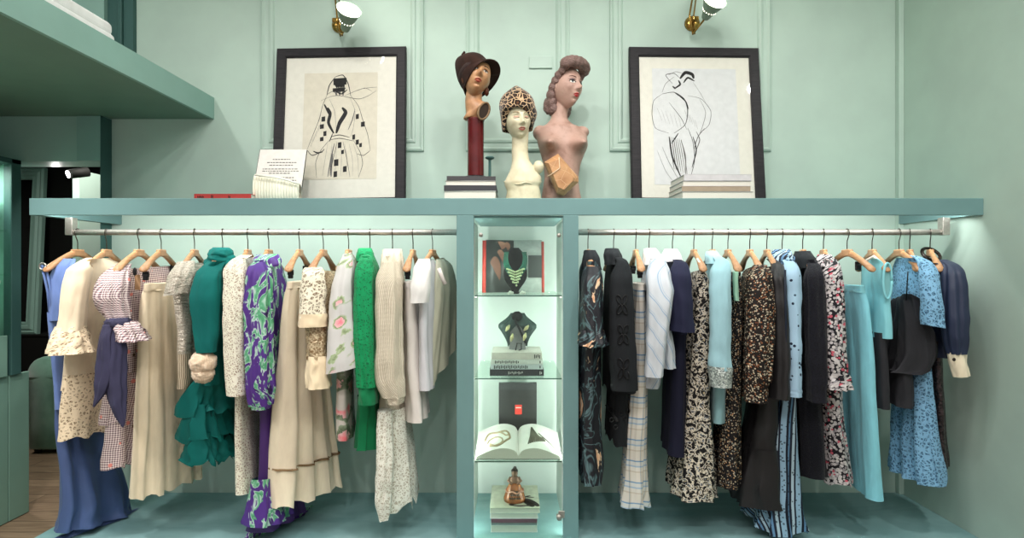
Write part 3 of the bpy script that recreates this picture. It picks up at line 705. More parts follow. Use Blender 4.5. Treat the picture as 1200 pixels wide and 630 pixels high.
# cream pleated skirt
hanger(351, 'with clips holding the cream flared skirt', 337, [(.16, -.222), (-.12, -.2)])
t = gar('flared_skirt', 'cream flared skirt with openwork line above the hem', 'skirt', 351)
skr = [(339, 334, 360, 330, .026), (337, 350, 364, 344, .034), (331, 420, 374, 408, .05), (325, 500, 384, 482, .066), (320, 560, 391, 536, .078), (319, 594, 395, 564, .086)]
t.part('skirt', sheet(skr, .18, .2, A=.020, n=3.5, seed=38, hem=.01, edge=.016), f_beige)
t.part('openwork_line', sheet([(321.9, 549, 390, 526, .0775), (321.6, 551.5, 390.4, 528.5, .0780)], .182, .202, A=.020, n=3.5, seed=38, edge=.016, lev=4, grow=.05), f_trim)
t.part('waistband', sheet([(339.5, 330, 359, 328, .028), (339, 338, 360.5, 334, .029)], .182, .2, A=.002, seed=39, lev=6, top=True), f_beige)
t.done()
# crochet dress
hanger(379, 'carrying the beige cutwork dress', 364)
t = gar('cutwork_dress', 'beige sequinned dress with cutwork sleeve and plain bands', 'dress', 379)
t.part('bodice', sheet([(369, 316, 396, 318, .022), (366, 330, 402, 330, .034), (367, 380, 402, 372, .042), (369, 430, 400, 420, .046)], .18, .17, A=.006, n=2, seed=40), f_goldseq)
sl = t.part('sleeve', tube_px([(357, 377, 313, 2.74, .02), (353, 380, 320, 2.70, .045), (352, 381, 345, 2.68, .055), (351, 381, 372, 2.67, .06)], .02, 3, 41), f_geo, label='cutwork sleeve')
t.part('cuff_band', tube_px([(350.5, 381, 367, 2.668, .061), (350, 382, 382, 2.665, .064)], .02, 3, 41, lev=8, top=False), f_band, sl, 'plain linen cuff band')
lo = t.part('lower_sleeve', tube_px([(357, 382, 378, 2.70, .045), (359, 383, 400, 2.69, .05), (360, 383, 420, 2.69, .052)], .03, 4, 42), f_goldseq)
t.part('flounce', tube_px([(360, 383, 416, 2.69, .053), (360, 385, 430, 2.685, .06), (360, 388, 453, 2.68, .07)], .05, 5, 43, top=False), f_band, lo, 'linen flounce')
t.done()
# white satin jacket
hanger(408.6, 'carrying the white satin jacket with roses', 397)
t = gar('embroidered_jacket', 'white satin jacket embroidered with pink roses over rose print trousers', 'jacket', 409)
t.part('trousers', sheet([(400, 420, 408, 412, .038), (401, 470, 409, 458, .038), (402, 517, 410, 500, .04)], .18, .16, A=.004, n=2, seed=44, bot=True), f_rosep, label='big rose print trousers')
t.part('front_panel', sheet([(414, 304, 420, 303, .022), (417, 330, 424, 327, .03), (418, 400, 426, 390, .034), (417, 432, 426, 420, .034)], .05, .17, A=.004, n=2, seed=45), f_greensh, label='jacket side with its shade put in as sage colour')  # panel in shadow, its shade painted as grey green cloth
t.part('jacket', sheet([(405, 298, 412, 298, .018), (402, 312, 414, 312, .034), (401, 350, 416, 345, .044), (400, 400, 418, 390, .055), (400, 432, 420, 424, .064)], .19, .10, A=.006, n=2, seed=46), f_rose)
t.part('sleeve', tube_px([(402, 412, 297, 2.78, .02), (395, 415, 312, 2.72, .04), (388, 414, 340, 2.69, .05), (385, 416, 385, 2.67, .06), (383, 421, 433, 2.66, .07)], .04, 4, 47, tilt=.25), f_rose)
t.done()
# green lace dress
hanger(433.7, 'carrying the emerald lace dress', 429)
t = gar('lace_dress', 'emerald green lace dress with pleated skirt', 'dress', 434)
t.part('skirt', sheet([(428, 465, 440, 455, .056), (428, 500, 440, 486, .06), (428, 528, 441, 508, .064)], .18, .17, A=.012, n=5, seed=48, edge=.012, seg=90), f_greenp, label='pleated emerald skirt')
t.part('bodice', sheet([(428, 300, 434, 298, .028), (429, 315, 437, 312, .046), (431, 345, 440, 340, .058), (431, 400, 441, 390, .058), (431, 470, 441, 456, .058)], .18, .17, A=.006, n=2, seed=49), f_green)
t.part('collar', tube_px([(420, 435, 291, 2.90, .04), (418, 437, 297, 2.88, .06), (418, 440, 306, 2.87, .065)], .05, 4, 50, top=False, lev=10), f_green)
sl = t.part('sleeve', tube_px([(421, 436, 304, 2.74, .02), (416, 438, 318, 2.70, .045), (415, 438, 345, 2.68, .055), (417, 441, 410, 2.66, .06), (420, 443, 452, 2.66, .055)], .05, 4, 51, neck=(424, 434, 298)), f_green)
t.part('cuff', tube_px([(420, 441, 448, 2.66, .05), (421, 442, 472, 2.66, .05)], .02, 4, 51, lev=8, top=False), f_greenp, sl)
t.done()
# cream lace gown
hanger(460, 'carrying the cream lace gown', 457)
t = gar('lace_gown', 'long cream pulled thread and net lace gown with scalloped hem', 'gown', 460)
t.part('bodice', sheet([(455, 300, 462, 299, .028), (455, 320, 466, 316, .05), (455, 360, 468, 352, .06), (455, 430, 469, 418, .06), (456, 490, 470, 474, .062)], .18, .17, A=.006, n=2, seed=52), f_cable)
t.part('lace_skirt', sheet([(459, 480, 470, 466, .06), (461, 530, 472, 512, .072), (462, 575, 474, 550, .084), (462, 597, 474, 568, .088)], .19, .17, A=.012, n=3, seed=53, hem=.03, edge=.008), f_creamnet, label='cream net lace skirt')
t.part('side_panel', tube_px([(443, 460, 480, 2.72, .05), (441, 462, 540, 2.71, .06), (440, 460, 580, 2.71, .06), (444, 456, 606, 2.71, .05)], .07, 4, 54), f_creamnet)
t.part('shoulder_gather', tube_px([(450, 470, 292, 2.88, .04), (448, 471, 302, 2.82, .07), (448, 472, 318, 2.76, .08)], .08, 7, 55, lev=16), f_cable)
sl = t.part('sleeve', tube_px([(448, 466, 306, 2.74, .03), (441, 470, 330, 2.69, .055), (440, 470, 380, 2.67, .06), (441, 472, 440, 2.66, .06), (448, 474, 464, 2.66, .05)], .05, 5, 56), f_cable)
t.part('cuff', tube_px([(450, 473, 460, 2.66, .05), (456, 472, 472, 2.66, .045)], .05, 5, 56, lev=8, top=False), f_cable, sl)
t.done()
# white skirt
hanger(484, 'with clip holding the pale silk skirt', 476, [(.168, -.226), (-.12, -.2)])
t = gar('silk_skirt', 'narrow pale silk skirt hanging behind the white short sleeved top', 'skirt', 484)
t.part('skirt', sheet([(479, 334, 486, 331, .032), (480, 380, 489, 370, .04), (482, 440, 491, 426, .044), (485, 496, 494, 478, .048)], .18, .18, A=.008, n=3, seed=57), f_skin)
t.part('waistband', sheet([(478.5, 330, 486, 328, .034), (479, 338, 486.2, 335, .034)], .182, .18, A=.001, seed=57, lev=6, top=True), f_skin)
t.done()
# white and grey top
hanger(507, 'carrying the short sleeved white and grey silk top', 493)
t = gar('silk_blouse', 'white and grey silk short sleeved top beside the niche', 'top', 507)
t.part('back', sheet([(512, 304, 519, 302, .014, .05, .13), (512, 322, 528, 310, .022, .06, .2), (508, 360, 533, 330, .026, .08, .23), (502, 420, 534, 370, .028, .1, .23), (498, 458, 535, 398, .03, .12, .23)], A=.010, n=3, seed=58), f_greys, label='grey green silk side')
t.part('front', sheet([(496, 306, 508, 304, .014, .19, .02), (494, 320, 511, 318, .022, .19, .02), (494, 360, 510, 352, .026, .19, .02), (495, 420, 507, 410, .028, .19, .02), (496, 458, 504, 452, .03, .19, .02)], A=.006, n=2, seed=59), f_whites, label='white silk front')
t.part('sleeve', tube_px([(490, 503, 303, 2.75, .02), (484, 505, 314, 2.71, .04), (481, 504, 332, 2.69, .05), (480, 502, 354, 2.68, .055)], .03, 3, 60), f_white)
c = P(514, 314, 2.79); t.part('swing_tag', ribbon([c, c + Vector((.015, 0, -.04)), c + Vector((.035, 0, -.085))], .022), f_tagw)
t.done()
# ---------------------------------------------------------------- right rail garments (from the left)
hanger(689, 'carrying the black silk dress painted with blush birds', 694)
t = gar('painted_dress', 'black silk dress with blush and orange painted print nearest the niche', 'dress', 689)
t.part('bodice', sheet([(694, 306, 688, 304, .03), (696, 320, 687, 316, .05), (695, 360, 688, 352, .052), (694, 420, 688, 408, .05), (694, 500, 688, 486, .054), (695, 545, 688, 528, .056), (695, 570, 688, 552, .045)], .19, .18, A=.010, n=4, seed=61, edge=.008), f_painted)
t.part('collar', tube_px([(684, 697, 293, 2.89, .05), (683, 702, 302, 2.86, .07), (682, 705, 316, 2.84, .07)], .04, 4, 62, top=False, lev=10), f_black)
sl = t.part('sleeve', tube_px([(687, 702, 312, 2.74, .03), (682, 706, 328, 2.69, .05), (681, 706, 370, 2.67, .06), (681, 707, 390, 2.665, .065)], .05, 5, 63), f_painted)
t.part('sleeve_frill', tube_px([(682, 706, 386, 2.665, .06), (680, 709, 396, 2.66, .08), (679, 711, 404, 2.66, .09)], .10, 7, 64, top=False, lev=14), f_painted, sl)
t.done()
hanger(719, 'carrying the black corded jacket and skirt', 729)
t = gar('corded_suit', 'black jacket and skirt with looped cord flowers and scalloped eyelet hems', 'suit', 719)
t.part('skirt', sheet([(732, 448, 716, 436, .042), (731, 490, 715, 474, .044), (730, 521, 714, 502, .048)], .16, .18, A=.006, n=2, seed=65, hem=.016), f_black)
ja = t.part('jacket', sheet([(727, 306, 716, 303, .026), (732, 322, 715, 318, .042), (734, 350, 714, 344, .048), (735, 400, 713, 388, .05), (737, 464, 713, 448, .054)], .19, .18, A=.005, n=2, seed=66, hem=.014), f_black)
t.part('collar', tube_px([(710, 724, 291, 2.90, .05), (708, 728, 298, 2.87, .07), (708, 731, 310, 2.85, .08)], .04, 4, 67, top=False, lev=10), f_black)
sl = t.part('sleeve', tube_px([(722, 735, 306, 2.74, .03), (715, 741, 324, 2.70, .05), (714, 743, 360, 2.68, .056), (714, 745, 410, 2.67, .058), (716, 747, 456, 2.67, .058)], .02, 3, 68, neck=(716, 725, 299)), f_black)
for k, (px, py, rr) in enumerate(((730, 357, 9.5), (731, 392, 9.5), (731, 432, 10))):
    for a0 in (.95, PI - .95, PI + .95, -.95):
        pts = []
        for q in range(13):
            s = q / 12 * 2 * PI; l = rr * (1 - math.cos(s)) / 2; w = rr * .26 * math.sin(s)
            q_ = P(px + l * math.cos(a0) - w * math.sin(a0), py - 1.4 * (l * math.sin(a0) + w * math.cos(a0)), 2.605); pts.append(surf(t.parts[sl]['mb'], q_.x, q_.z, .002))
        t.part('cord_loop', MB().tube(pts, .0034, 6), f_cord, sl)
for k in range(7):
    px, py = 712 + k * 4.4, 500 + (5 if k % 2 else -2) - abs(k - 3) * 1.2
    t.part('eyelet', MB().tube([surf(t.parts[0]['mb'], P(px + 2.1 * math.cos(a), 0, 2.73).x, P(0, py - 10 + 2.4 * math.sin(a), 2.73).z, .002) for a in [q * PI / 5 for q in range(11)]], .0026, 6), f_cord)
t.done()
hanger(745, 'with clips holding the pale plaid skirt', 752, [(.15, -.22), (-.1, -.2)])
t = gar('plaid_skirt', 'long pleated pale blue and cream plaid skirt', 'skirt', 745)
t.part('skirt', sheet([(751, 338, 745, 335, .028), (751, 400, 744, 390, .036), (750, 460, 742, 446, .042), (748, 520, 741, 503, .052), (746, 575, 741, 552, .062), (745, 597, 741, 571, .066)], .17, .18, A=.014, n=6, seed=70, edge=.010, seg=96, hem=.006), f_plaid)
t.part('waistband', sheet([(751, 332, 745, 330, .03), (751, 340, 745, 337, .03)], .172, .18, A=.001, seed=71, lev=6, top=True), f_plaid)
t.done()
hanger(760.6, 'carrying the white striped shirt', 770)
t = gar('striped_shirt', 'white cotton shirt with blue diagonal stripes and wide sleeve', 'shirt', 761)
t.part('shirt', sheet([(768, 303, 760, 301, .026), (772, 316, 758, 313, .042), (773, 345, 758, 338, .052), (770, 400, 758, 390, .054), (766, 440, 757, 428, .05), (764, 456, 757, 444, .046)], .19, .18, A=.008, n=3, seed=72), f_diag)
t.part('collar', tube_px([(756, 768, 291, 2.89, .05), (754, 773, 299, 2.86, .07), (753, 776, 310, 2.84, .07)], .05, 4, 73, top=False, lev=10), f_white)
t.part('sleeve', tube_px([(762, 779, 304, 2.74, .03), (758, 786, 320, 2.69, .055), (758, 790, 341, 2.66, .07), (758, 785, 375, 2.65, .065), (757, 780, 405, 2.65, .06), (756, 777, 440, 2.66, .055)], .05, 4, 74), f_diag)
t.part('shirt_tail', tube_px([(772, 784, 372, 2.74, .05), (773, 788, 400, 2.74, .055), (774, 791, 430, 2.74, .06)], .06, 4, 75), f_diag)
t.done()
hanger(788, 'carrying the navy dress with white collar', 800)
t = gar('navy_dress', 'navy crepe dress with white peter pan collar', 'dress', 788)
t.part('skirt', sheet([(798, 380, 784, 372, .042), (797, 440, 784, 426, .046), (796, 500, 783, 484, .052), (795, 536, 783, 508, .056)], .18, .18, A=.006, n=3, seed=76), f_navyd)
t.part('bodice', sheet([(796, 304, 784, 303, .026), (801, 318, 783, 315, .042), (801, 350, 783, 344, .046), (799, 392, 783, 382, .046)], .19, .18, A=.005, n=2, seed=77), f_navy)
t.part('collar', tube_px([(779, 793, 292, 2.89, .05), (776, 797, 299, 2.86, .07), (775, 800, 306, 2.85, .08)], .03, 3, 78, top=False, lev=10), f_white, label='white collar')
t.part('sleeve', tube_px([(790, 804, 307, 2.74, .03), (785, 808, 322, 2.69, .05), (785, 810, 350, 2.675, .055), (786, 813, 388, 2.67, .06)], .03, 4, 79, tilt=-.06, neck=(783, 791, 301)), f_navy)
t.done()
hanger(813, 'carrying the black and cream floral dress', 825)
t = gar('floral_dress', 'strappy black and cream floral dress flaring to a wide hem', 'dress', 813)
t.part('dress', sheet([(824, 316, 812, 320, .022), (826, 330, 810, 330, .038), (826, 380, 809, 372, .044), (822, 440, 806, 428, .05), (820, 500, 803, 482, .066), (822, 555, 800, 532, .085), (823, 589, 799, 560, .10)], .18, .18, A=.018, n=4, seed=80, edge=.012, hem=.008), f_bfloral)
t.part('pearl_strap', MB().tube([P(817, 303, 2.80), P(821, 309, 2.77), P(824, 318, 2.74)], .006, 8), f_pearl, label='pearl strap')
t.done()
hanger(834.5, 'carrying the pale aqua knit suit', 847)
t = gar('aqua_suit', 'pale aqua knit jacket with sequinned cuff over matching trousers', 'suit', 835)
t.part('trousers', sheet([(845, 440, 834, 430, .040), (844, 470, 834, 458, .038), (843, 497, 834, 482, .036)], .17, .18, A=.003, seed=81, bot=True), f_palet)
t.part('jacket', sheet([(842, 303, 833, 300, .024), (848, 316, 832, 313, .036), (847, 350, 832, 344, .042), (846, 430, 832, 418, .044)], .185, .18, A=.004, seed=82), f_pale)
t.part('collar', tube_px([(828, 838, 294, 2.90, .045), (827, 841, 300, 2.87, .06), (828, 846, 309, 2.85, .07)], .03, 3, 83, top=False, lev=10), f_pale)
sl = t.part('sleeve', tube_px([(838, 852, 305, 2.74, .03), (832, 856, 318, 2.70, .045), (832, 856, 345, 2.68, .052), (832, 856, 400, 2.67, .055), (831, 857, 432, 2.67, .057)], .02, 3, 84, neck=(833, 840, 299)), f_pale)
t.part('sequin_cuff', tube_px([(831, 857, 428, 2.668, .058), (831, 858, 440, 2.667, .06), (833, 856, 452, 2.668, .056)], .02, 3, 84, lev=10, top=False), f_seq, sl, 'silver sequinned cuff')
t.done()
hanger(853, 'carrying the black ditsy print dress', 866)
t = gar('print_dress', 'long black dress with tiny cream print and mint lining beside the aqua suit', 'dress', 853)
t.part('dress', sheet([(866, 318, 852, 320, .022), (866, 350, 851, 345, .034), (864, 420, 849, 408, .042), (860, 480, 847, 465, .05), (857, 540, 844, 520, .056), (857, 574, 843, 548, .06)], .17, .18, A=.012, n=4, seed=85), f_sprig)
t.part('lining', tube_px([(859, 864, 318, 2.735, .02), (859, 865, 330, 2.735, .02), (860, 865, 352, 2.735, .015)], .03, 3, 86, lev=10), f_mint, label='mint green lining edge')
t.done()
hanger(878.6, 'carrying the brown ditsy print blouse', 892)
t = gar('print_blouse', 'black and brown ditsy print blouse with full sleeve', 'blouse', 879)
t.part('bodice', sheet([(888, 312, 876, 316, .024), (893, 326, 873, 324, .04), (892, 380, 872, 372, .046), (888, 440, 871, 428, .05), (886, 468, 871, 455, .05)], .18, .18, A=.008, n=3, seed=87), f_brown)
sl = t.part('sleeve', tube_px([(884, 897, 310, 2.74, .03), (878, 903, 324, 2.69, .055), (876, 905, 360, 2.67, .065), (874, 905, 410, 2.66, .068), (873, 901, 446, 2.66, .06)], .06, 6, 88), f_brown)
t.part('cuff', tube_px([(873, 899, 444, 2.66, .058), (873, 898, 470, 2.66, .055)], .03, 6, 88, lev=8, top=False), f_brown, sl)
t.done()
hanger(898.6, 'carrying the charcoal taffeta dress', 911)
t = gar('taffeta_dress', 'charcoal brown taffeta dress with gathered flounce at the hem', 'dress', 899)
t.part('bodice', sheet([(906, 312, 896, 316, .022), (911, 326, 893, 324, .036), (909, 400, 891, 390, .044), (905, 470, 888, 456, .05)], .18, .18, A=.008, n=3, seed=89), f_brownbl)
sk = t.part('skirt', sheet([(905, 455, 888, 445, .052), (902, 500, 882, 486, .066), (900, 534, 878, 518, .08)], .18, .18, A=.014, n=4, seed=90, edge=.008), f_brownbl)
t.part('flounce', sheet([(900, 528, 878, 512, .08), (900, 550, 876, 532, .10), (898, 575, 872, 553, .11), (899, 598, 873, 568, .108)], .185, .18, A=.022, n=6, seed=91, edge=.016, seg=90), f_brownbl, sk)
t.part('sleeve', tube_px([(905, 918, 312, 2.74, .03), (901, 921, 326, 2.69, .045), (902, 923, 360, 2.68, .05), (904, 925, 420, 2.67, .055), (903, 924, 466, 2.67, .055)], .05, 3, 92, neck=(899, 907, 303)), f_brownbl)
t.done()
hanger(916.6, 'carrying the blue folk print maxi dress', 929)
t = gar('folk_maxi_dress', 'blue and black folk print maxi dress with striped skirt sweeping the platform', 'dress', 917)
t.part('bodice', sheet([(924, 304, 914, 302, .026), (930, 318, 913, 314, .036), (929, 380, 912, 370, .042), (926, 460, 910, 446, .046)], .18, .18, A=.006, n=3, seed=93), f_folk)
t.part('skirt', sheet([(925, 450, 909, 438, .045), (923, 500, 906, 484, .058), (922, 560, 902, 538, .075), (923, 604, 896, 574, .095), (925, 627, 890, 590, .12)], .18, .18, A=.024, n=5, seed=94, edge=.018, hem=.012, seg=96), f_folk)
t.part('collar', tube_px([(907, 922, 292, 2.89, .05), (905, 926, 300, 2.86, .07), (908, 930, 312, 2.84, .08)], .08, 5, 95, top=False, lev=12), f_folk)
sl = t.part('sleeve', tube_px([(920, 932, 308, 2.74, .03), (917, 937, 320, 2.69, .045), (917, 938, 360, 2.68, .05), (918, 938, 420, 2.67, .052), (919, 938, 458, 2.67, .05)], .02, 3, 96, neck=(914, 922, 301)), f_folkl, label='pale blue spotted sleeve')
t.part('sleeve_braid', ribbon([P(920, 316, 2.63), P(920.5, 360, 2.622), P(922, 410, 2.617), P(924, 456, 2.617)], .012), f_folkd, sl, 'dark braid along the sleeve')
t.part('cuff', tube_px([(919, 938, 454, 2.668, .052), (919, 938.5, 463, 2.667, .053)], .02, 3, 96, lev=8, top=False), f_folkl, sl)
t.done()
hanger(940.6, 'carrying the black lace dress', 954)
t = gar('black_lace_dress', 'black long sleeved lace dress with dark hem behind the knit print dress', 'dress', 941)
t.part('dress', sheet([(951, 304, 938, 302, .028), (956, 320, 937, 316, .04), (955, 380, 936, 370, .048), (954, 460, 935, 446, .054), (956, 520, 936, 502, .062), (958, 562, 937, 538, .068)], .18, .18, A=.012, n=4, seed=97), f_blklace)
t.part('collar', tube_px([(934, 947, 294, 2.89, .05), (933, 951, 302, 2.86, .07), (934, 956, 314, 2.84, .075)], .04, 4, 98, top=False, lev=10), f_black)
t.part('sleeve', tube_px([(948, 960, 311, 2.74, .03), (944, 964, 326, 2.69, .045), (945, 966, 370, 2.68, .05), (946, 968, 430, 2.67, .052), (948, 966, 470, 2.67, .048)], .05, 4, 99, neck=(941, 949, 303)), f_blklace)
t.done()
hanger(965, 'carrying the black and white knit print dress', 979)
t = gar('knit_print_dress', 'black and white speckled dress with red flecks and frilled hem', 'dress', 965)
t.part('dress', sheet([(972, 304, 962, 302, .026), (978, 318, 961, 314, .04), (978, 380, 961, 370, .046), (978, 440, 962, 428, .05), (980, 500, 964, 484, .058), (984, 545, 966, 525, .066), (986, 570, 967, 545, .072)], .18, .18, A=.010, n=4, seed=100, hem=.01), f_tweed)
t.part('collar', tube_px([(960, 971, 298, 2.88, .05), (958, 976, 304, 2.86, .06), (958, 980, 312, 2.84, .07)], .05, 4, 101, top=False, lev=10), f_tweed)
sl = t.part('sleeve', tube_px([(970, 981, 308, 2.74, .03), (964, 985, 322, 2.69, .045), (963, 986, 360, 2.68, .052), (964, 988, 410, 2.67, .055), (966, 990, 440, 2.67, .055)], .04, 4, 102, neck=(964, 971, 302)), f_tweed)
t.part('sleeve_frill', tube_px([(966, 990, 436, 2.67, .055), (965, 993, 446, 2.667, .065), (964, 995, 454, 2.666, .07)], .10, 7, 103, lev=10, top=False), f_tweed, sl)
t.done()
hanger(992.6, 'with clips holding the turquoise skirt', 1024, [(.09, -.178), (-.1, -.19)])
t = gar('linen_skirt', 'long turquoise linen skirt clipped at the waist', 'skirt', 993)
t.part('skirt', sheet([(1010, 338, 984, 337, .024), (1015, 360, 985, 355, .03), (1021, 430, 988, 418, .036), (1026, 510, 991, 492, .042), (1030, 588, 994, 556, .048)], .16, .14, A=.008, n=3, seed=104, edge=.004), f_turq)
t.part('waistband', sheet([(1010, 334, 984, 333, .026), (1011, 343, 984, 341, .026)], .162, .14, A=.001, seed=105, lev=6, top=True), f_turqs)
t.done()
hanger(1022, 'carrying the aqua sleeveless top', 1042)
t = gar('sleeveless_top', 'aqua sleeveless shell top with black skirt beneath it', 'top', 1022)
t.part('skirt', sheet([(1034, 390, 1018, 384, .034), (1036, 450, 1019, 438, .036), (1037, 480, 1020, 466, .038)], .15, .14, A=.006, n=3, seed=106), f_cblk, label='black skirt')
t.part('bodice', sheet([(1026, 303, 1017, 303, .018), (1032, 309, 1013, 310, .024), (1033, 330, 1012, 330, .028), (1040, 348, 1010, 344, .034), (1041, 372, 1009, 364, .036), (1041, 397, 1008, 388, .038)], .17, .14, A=.003, n=2, seed=107), f_turqs)
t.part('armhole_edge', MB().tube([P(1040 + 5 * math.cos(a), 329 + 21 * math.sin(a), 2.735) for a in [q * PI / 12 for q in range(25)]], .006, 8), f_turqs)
t.part('armhole_shade', MB().add([P(1040 + 5 * math.cos(a), 329 + 21 * math.sin(a), 2.738) for a in [q * PI / 12 for q in range(24)]], [list(range(24))], smooth=False), cloth('aqua_armhole_shade', (120, 172, 176), .85))  # flat darker aqua patch paints the shade inside the armhole
t.part('pearl_neckline', MB().tube([P(1013, 312, 2.86), P(1017, 304, 2.83), P(1024, 300, 2.80), P(1031, 306, 2.77)], .007, 8), f_pearl, label='pearl trimmed neckline')
t.done()
hanger(1053.5, 'carrying the black bubble skirt', 1081, )
t = gar('bubble_skirt', 'black cotton bubble skirt gathered in front of the blue lace dress', 'skirt', 1053)
t.part('bubble', sheet([(1066, 344, 1056, 346, .020), (1074, 352, 1049, 352, .040), (1076, 373, 1044, 370, .036), (1083, 392, 1040, 386, .062), (1086, 416, 1037, 406, .07), (1080, 434, 1037, 421, .058), (1068, 439, 1040, 425, .036)], .19, .10, A=.030, n=5, seed=108, rough=.018, edge=.014, bot=True, seg=80), f_cblk)
t.part('underskirt', sheet([(1064, 425, 1036, 415, .04), (1066, 455, 1036, 442, .044), (1066, 479, 1036, 462, .046)], .16, .10, A=.005, n=3, seed=109), f_cblk)
t.part('hanging_loop', MB().tube([P(1064, 318, 2.72), P(1063, 334, 2.73), P(1062, 352, 2.74)], .003, 6), f_cord)
t.done()
hanger(1066, 'carrying the blue lace dress', 1080)
t = gar('blue_lace_dress', 'sky blue lace dress with elbow sleeve and flared skirt', 'dress', 1066)
t.part('skirt', sheet([(1086, 430, 1052, 422, .044), (1090, 480, 1050, 466, .054), (1096, 540, 1048, 518, .066), (1099, 571, 1046, 545, .072)], .15, .14, A=.020, n=3.5, seed=111, edge=.012), f_bluelace)
t.part('bodice', sheet([(1070, 302, 1054, 302, .022), (1084, 316, 1050, 314, .034), (1086, 350, 1048, 345, .04), (1087, 400, 1048, 390, .042), (1087, 440, 1050, 430, .044)], .17, .14, A=.004, n=2, seed=112), f_bluelace)
t.part('sleeve', tube_px([(1076, 1090, 306, 2.76, .03), (1078, 1098, 322, 2.71, .045), (1080, 1100, 350, 2.69, .05), (1082, 1104, 382, 2.69, .053)], .03, 3, 113, tilt=-.2, neck=(1066, 1076, 300)), f_bluelace)
t.done()
hanger(1090, 'carrying the navy blouse at the right end of the rail', 1106)
t = gar('navy_blouse', 'navy silk blouse with cream buttoned cuff at the right end of the rail', 'blouse', 1090)
t.part('bodice', sheet([(1096, 308, 1080, 306, .022), (1112, 318, 1074, 314, .034), (1114, 360, 1072, 352, .04), (1112, 420, 1072, 410, .044)], .16, .12, A=.008, n=3, seed=114), f_navys)
sl = t.part('sleeve', tube_px([(1106, 1122, 310, 2.76, .03), (1106, 1129, 322, 2.72, .045), (1106, 1131, 350, 2.70, .05), (1107, 1131, 390, 2.69, .055), (1112, 1128, 414, 2.69, .045)], .06, 5, 115, neck=(1096, 1106, 304)), f_navys)
cu = t.part('cuff', tube_px([(1112, 1129, 411, 2.69, .04), (1114, 1131, 425, 2.685, .04), (1118, 1133, 440, 2.68, .036)], .03, 3, 116, lev=10, top=False, tilt=.2), f_creamc, sl, 'cream buttoned cuff')
t.part('button', MB().sphere(P(1118, 421, 2.642), (.009, .004, .009), 10, 6), f_btn)
t.part('neck_trim', MB().tube([P(1091, 298, 2.97) + Vector((.045 * math.cos(a), .03 * math.sin(a), .036 * math.sin(a))) for a in [q * PI / 10 for q in range(21)]], .009, 8), f_btn, label='dark bronze neck trim')
t.done()
t = gar('sequin_dress', 'narrow black sequinned dress hanging under the navy blouse', 'dress', 1094)
t.part('dress', sheet([(1100, 400, 1088, 394, .024), (1102, 460, 1090, 448, .028), (1104, 520, 1092, 502, .03), (1105, 549, 1093, 528, .03)], .13, .12, A=.008, n=4, seed=117), f_blkseq)
t.done()
# ---------------------------------------------------------------- books and paper
m_page = NT('page_edges'); _o = m_page.obj((1, 1, 1)); m_page = m_page.fin(m_page.ramp(m_page.wave(_o, 260, 1, 'SIN', 'Z'), [(.2, (206, 200, 188)), (.8, (238, 234, 224))]), .9, .1)
m_paper = plain('white_paper', (232, 228, 222), .8, 0, .2, .02); m_ink = plain('black_ink', (34, 33, 34), .7, 0, .2); m_greyink = plain('grey_ink', (112, 110, 108), .8, 0, .2)
def book(name, label, x, y, z, w, d, h, col, rot=0, group=None, spine='front', marks=None, cover_top=None, soft=.0025):
    """a closed book lying flat: spine to the front"""
    t = Thing(name, label, 'book', (x, y, z), group)
    R = Matrix.Translation((x, y, z)) @ Matrix.Rotation(rot, 4, 'Z'); c = .0022
    mc = plain('cover_' + name + '_%02x%02x%02x' % tuple(col), col, .45, 0, .4, .03)
    mb = MB().box(-w / 2, w / 2, -d / 2, d / 2, 0, c, .001).box(-w / 2, w / 2, -d / 2, d / 2, h - c, h, .001)
    if spine == 'front': mb.box(-w / 2, w / 2, -d / 2, -d / 2 + c, 0, h, .001)
    m2 = MB()
    for (a, b, k, q) in marks or ():     # runs of small letter-like bars on the spine: from a to b (share of width), k bars, height share q
        for i in range(k):
            u = a + (b - a) * (i + .1) / k; v = a + (b - a) * (i + .62) / k
            mb.box(-w / 2 + w * u, -w / 2 + w * v, -d / 2 - .0012, -d / 2 + .0005, h * (.5 - q / 2 + .08 * ((i * 7) % 3 - 1)), h * (.5 + q / 2 - .1 * ((i * 5) % 2)), mi=1)
    t.part('cover', mb.xf(R), [mc, m_ink if sum(col) > 300 else plain('pale_lettering', (200, 196, 190), .6)] if marks else mc)
    t.part('pages', MB().box(-w / 2 + .004, w / 2 - .004, -d / 2 + (c if spine == 'front' else .004), d / 2 - .004, c, h - c).xf(R), m_page)
    t.done(); return t
# ------- on the long shelf
Z = ZS1
book('book', 'small red cloth book lying flat at the left end of the long shelf', PX(270, 2.95), 2.95, Z, .31, .16, .034, (186, 62, 58), .0, marks=[(.06, .18, 6, .4), (.3, .34, 2, .7), (.6, .64, 2, .5)])
# print with text leaning
def lean(xl, xr, yt, d_bot, d_top, th):
    """matrix that carries a panel (x right, z up, front -Y) from the shelf to its lean"""
    a = math.atan2(d_top - d_bot, (PZ(yt, d_top) - Z)); return Matrix.Translation(((PX(xl, d_bot) + PX(xr, d_bot)) / 2, d_bot, Z)) @ Matrix.Rotation(-a, 4, 'X')
M = lean(294, 350, 175, 3.02, 3.13, .012); h = (PZ(175, 3.13) - Z) / math.cos(math.atan2(.11, PZ(175, 3.13) - Z)); wd = PX(350, 3.06) - PX(294, 3.06)
t = Thing('text_panel', 'small white mounted sheet of grey lines leaning behind the pleated clutch', 'sign', M.translation)
t.part('mount', MB().box(-wd / 2, wd / 2, 0, .016, 0, h, .001).xf(M), plain('dark_board_edge', (60, 60, 62), .6))
mb = MB().box(-wd / 2 + .004, wd / 2 + .002, -.002, -.0002, .002, h - .002)
rr = random.Random(3)
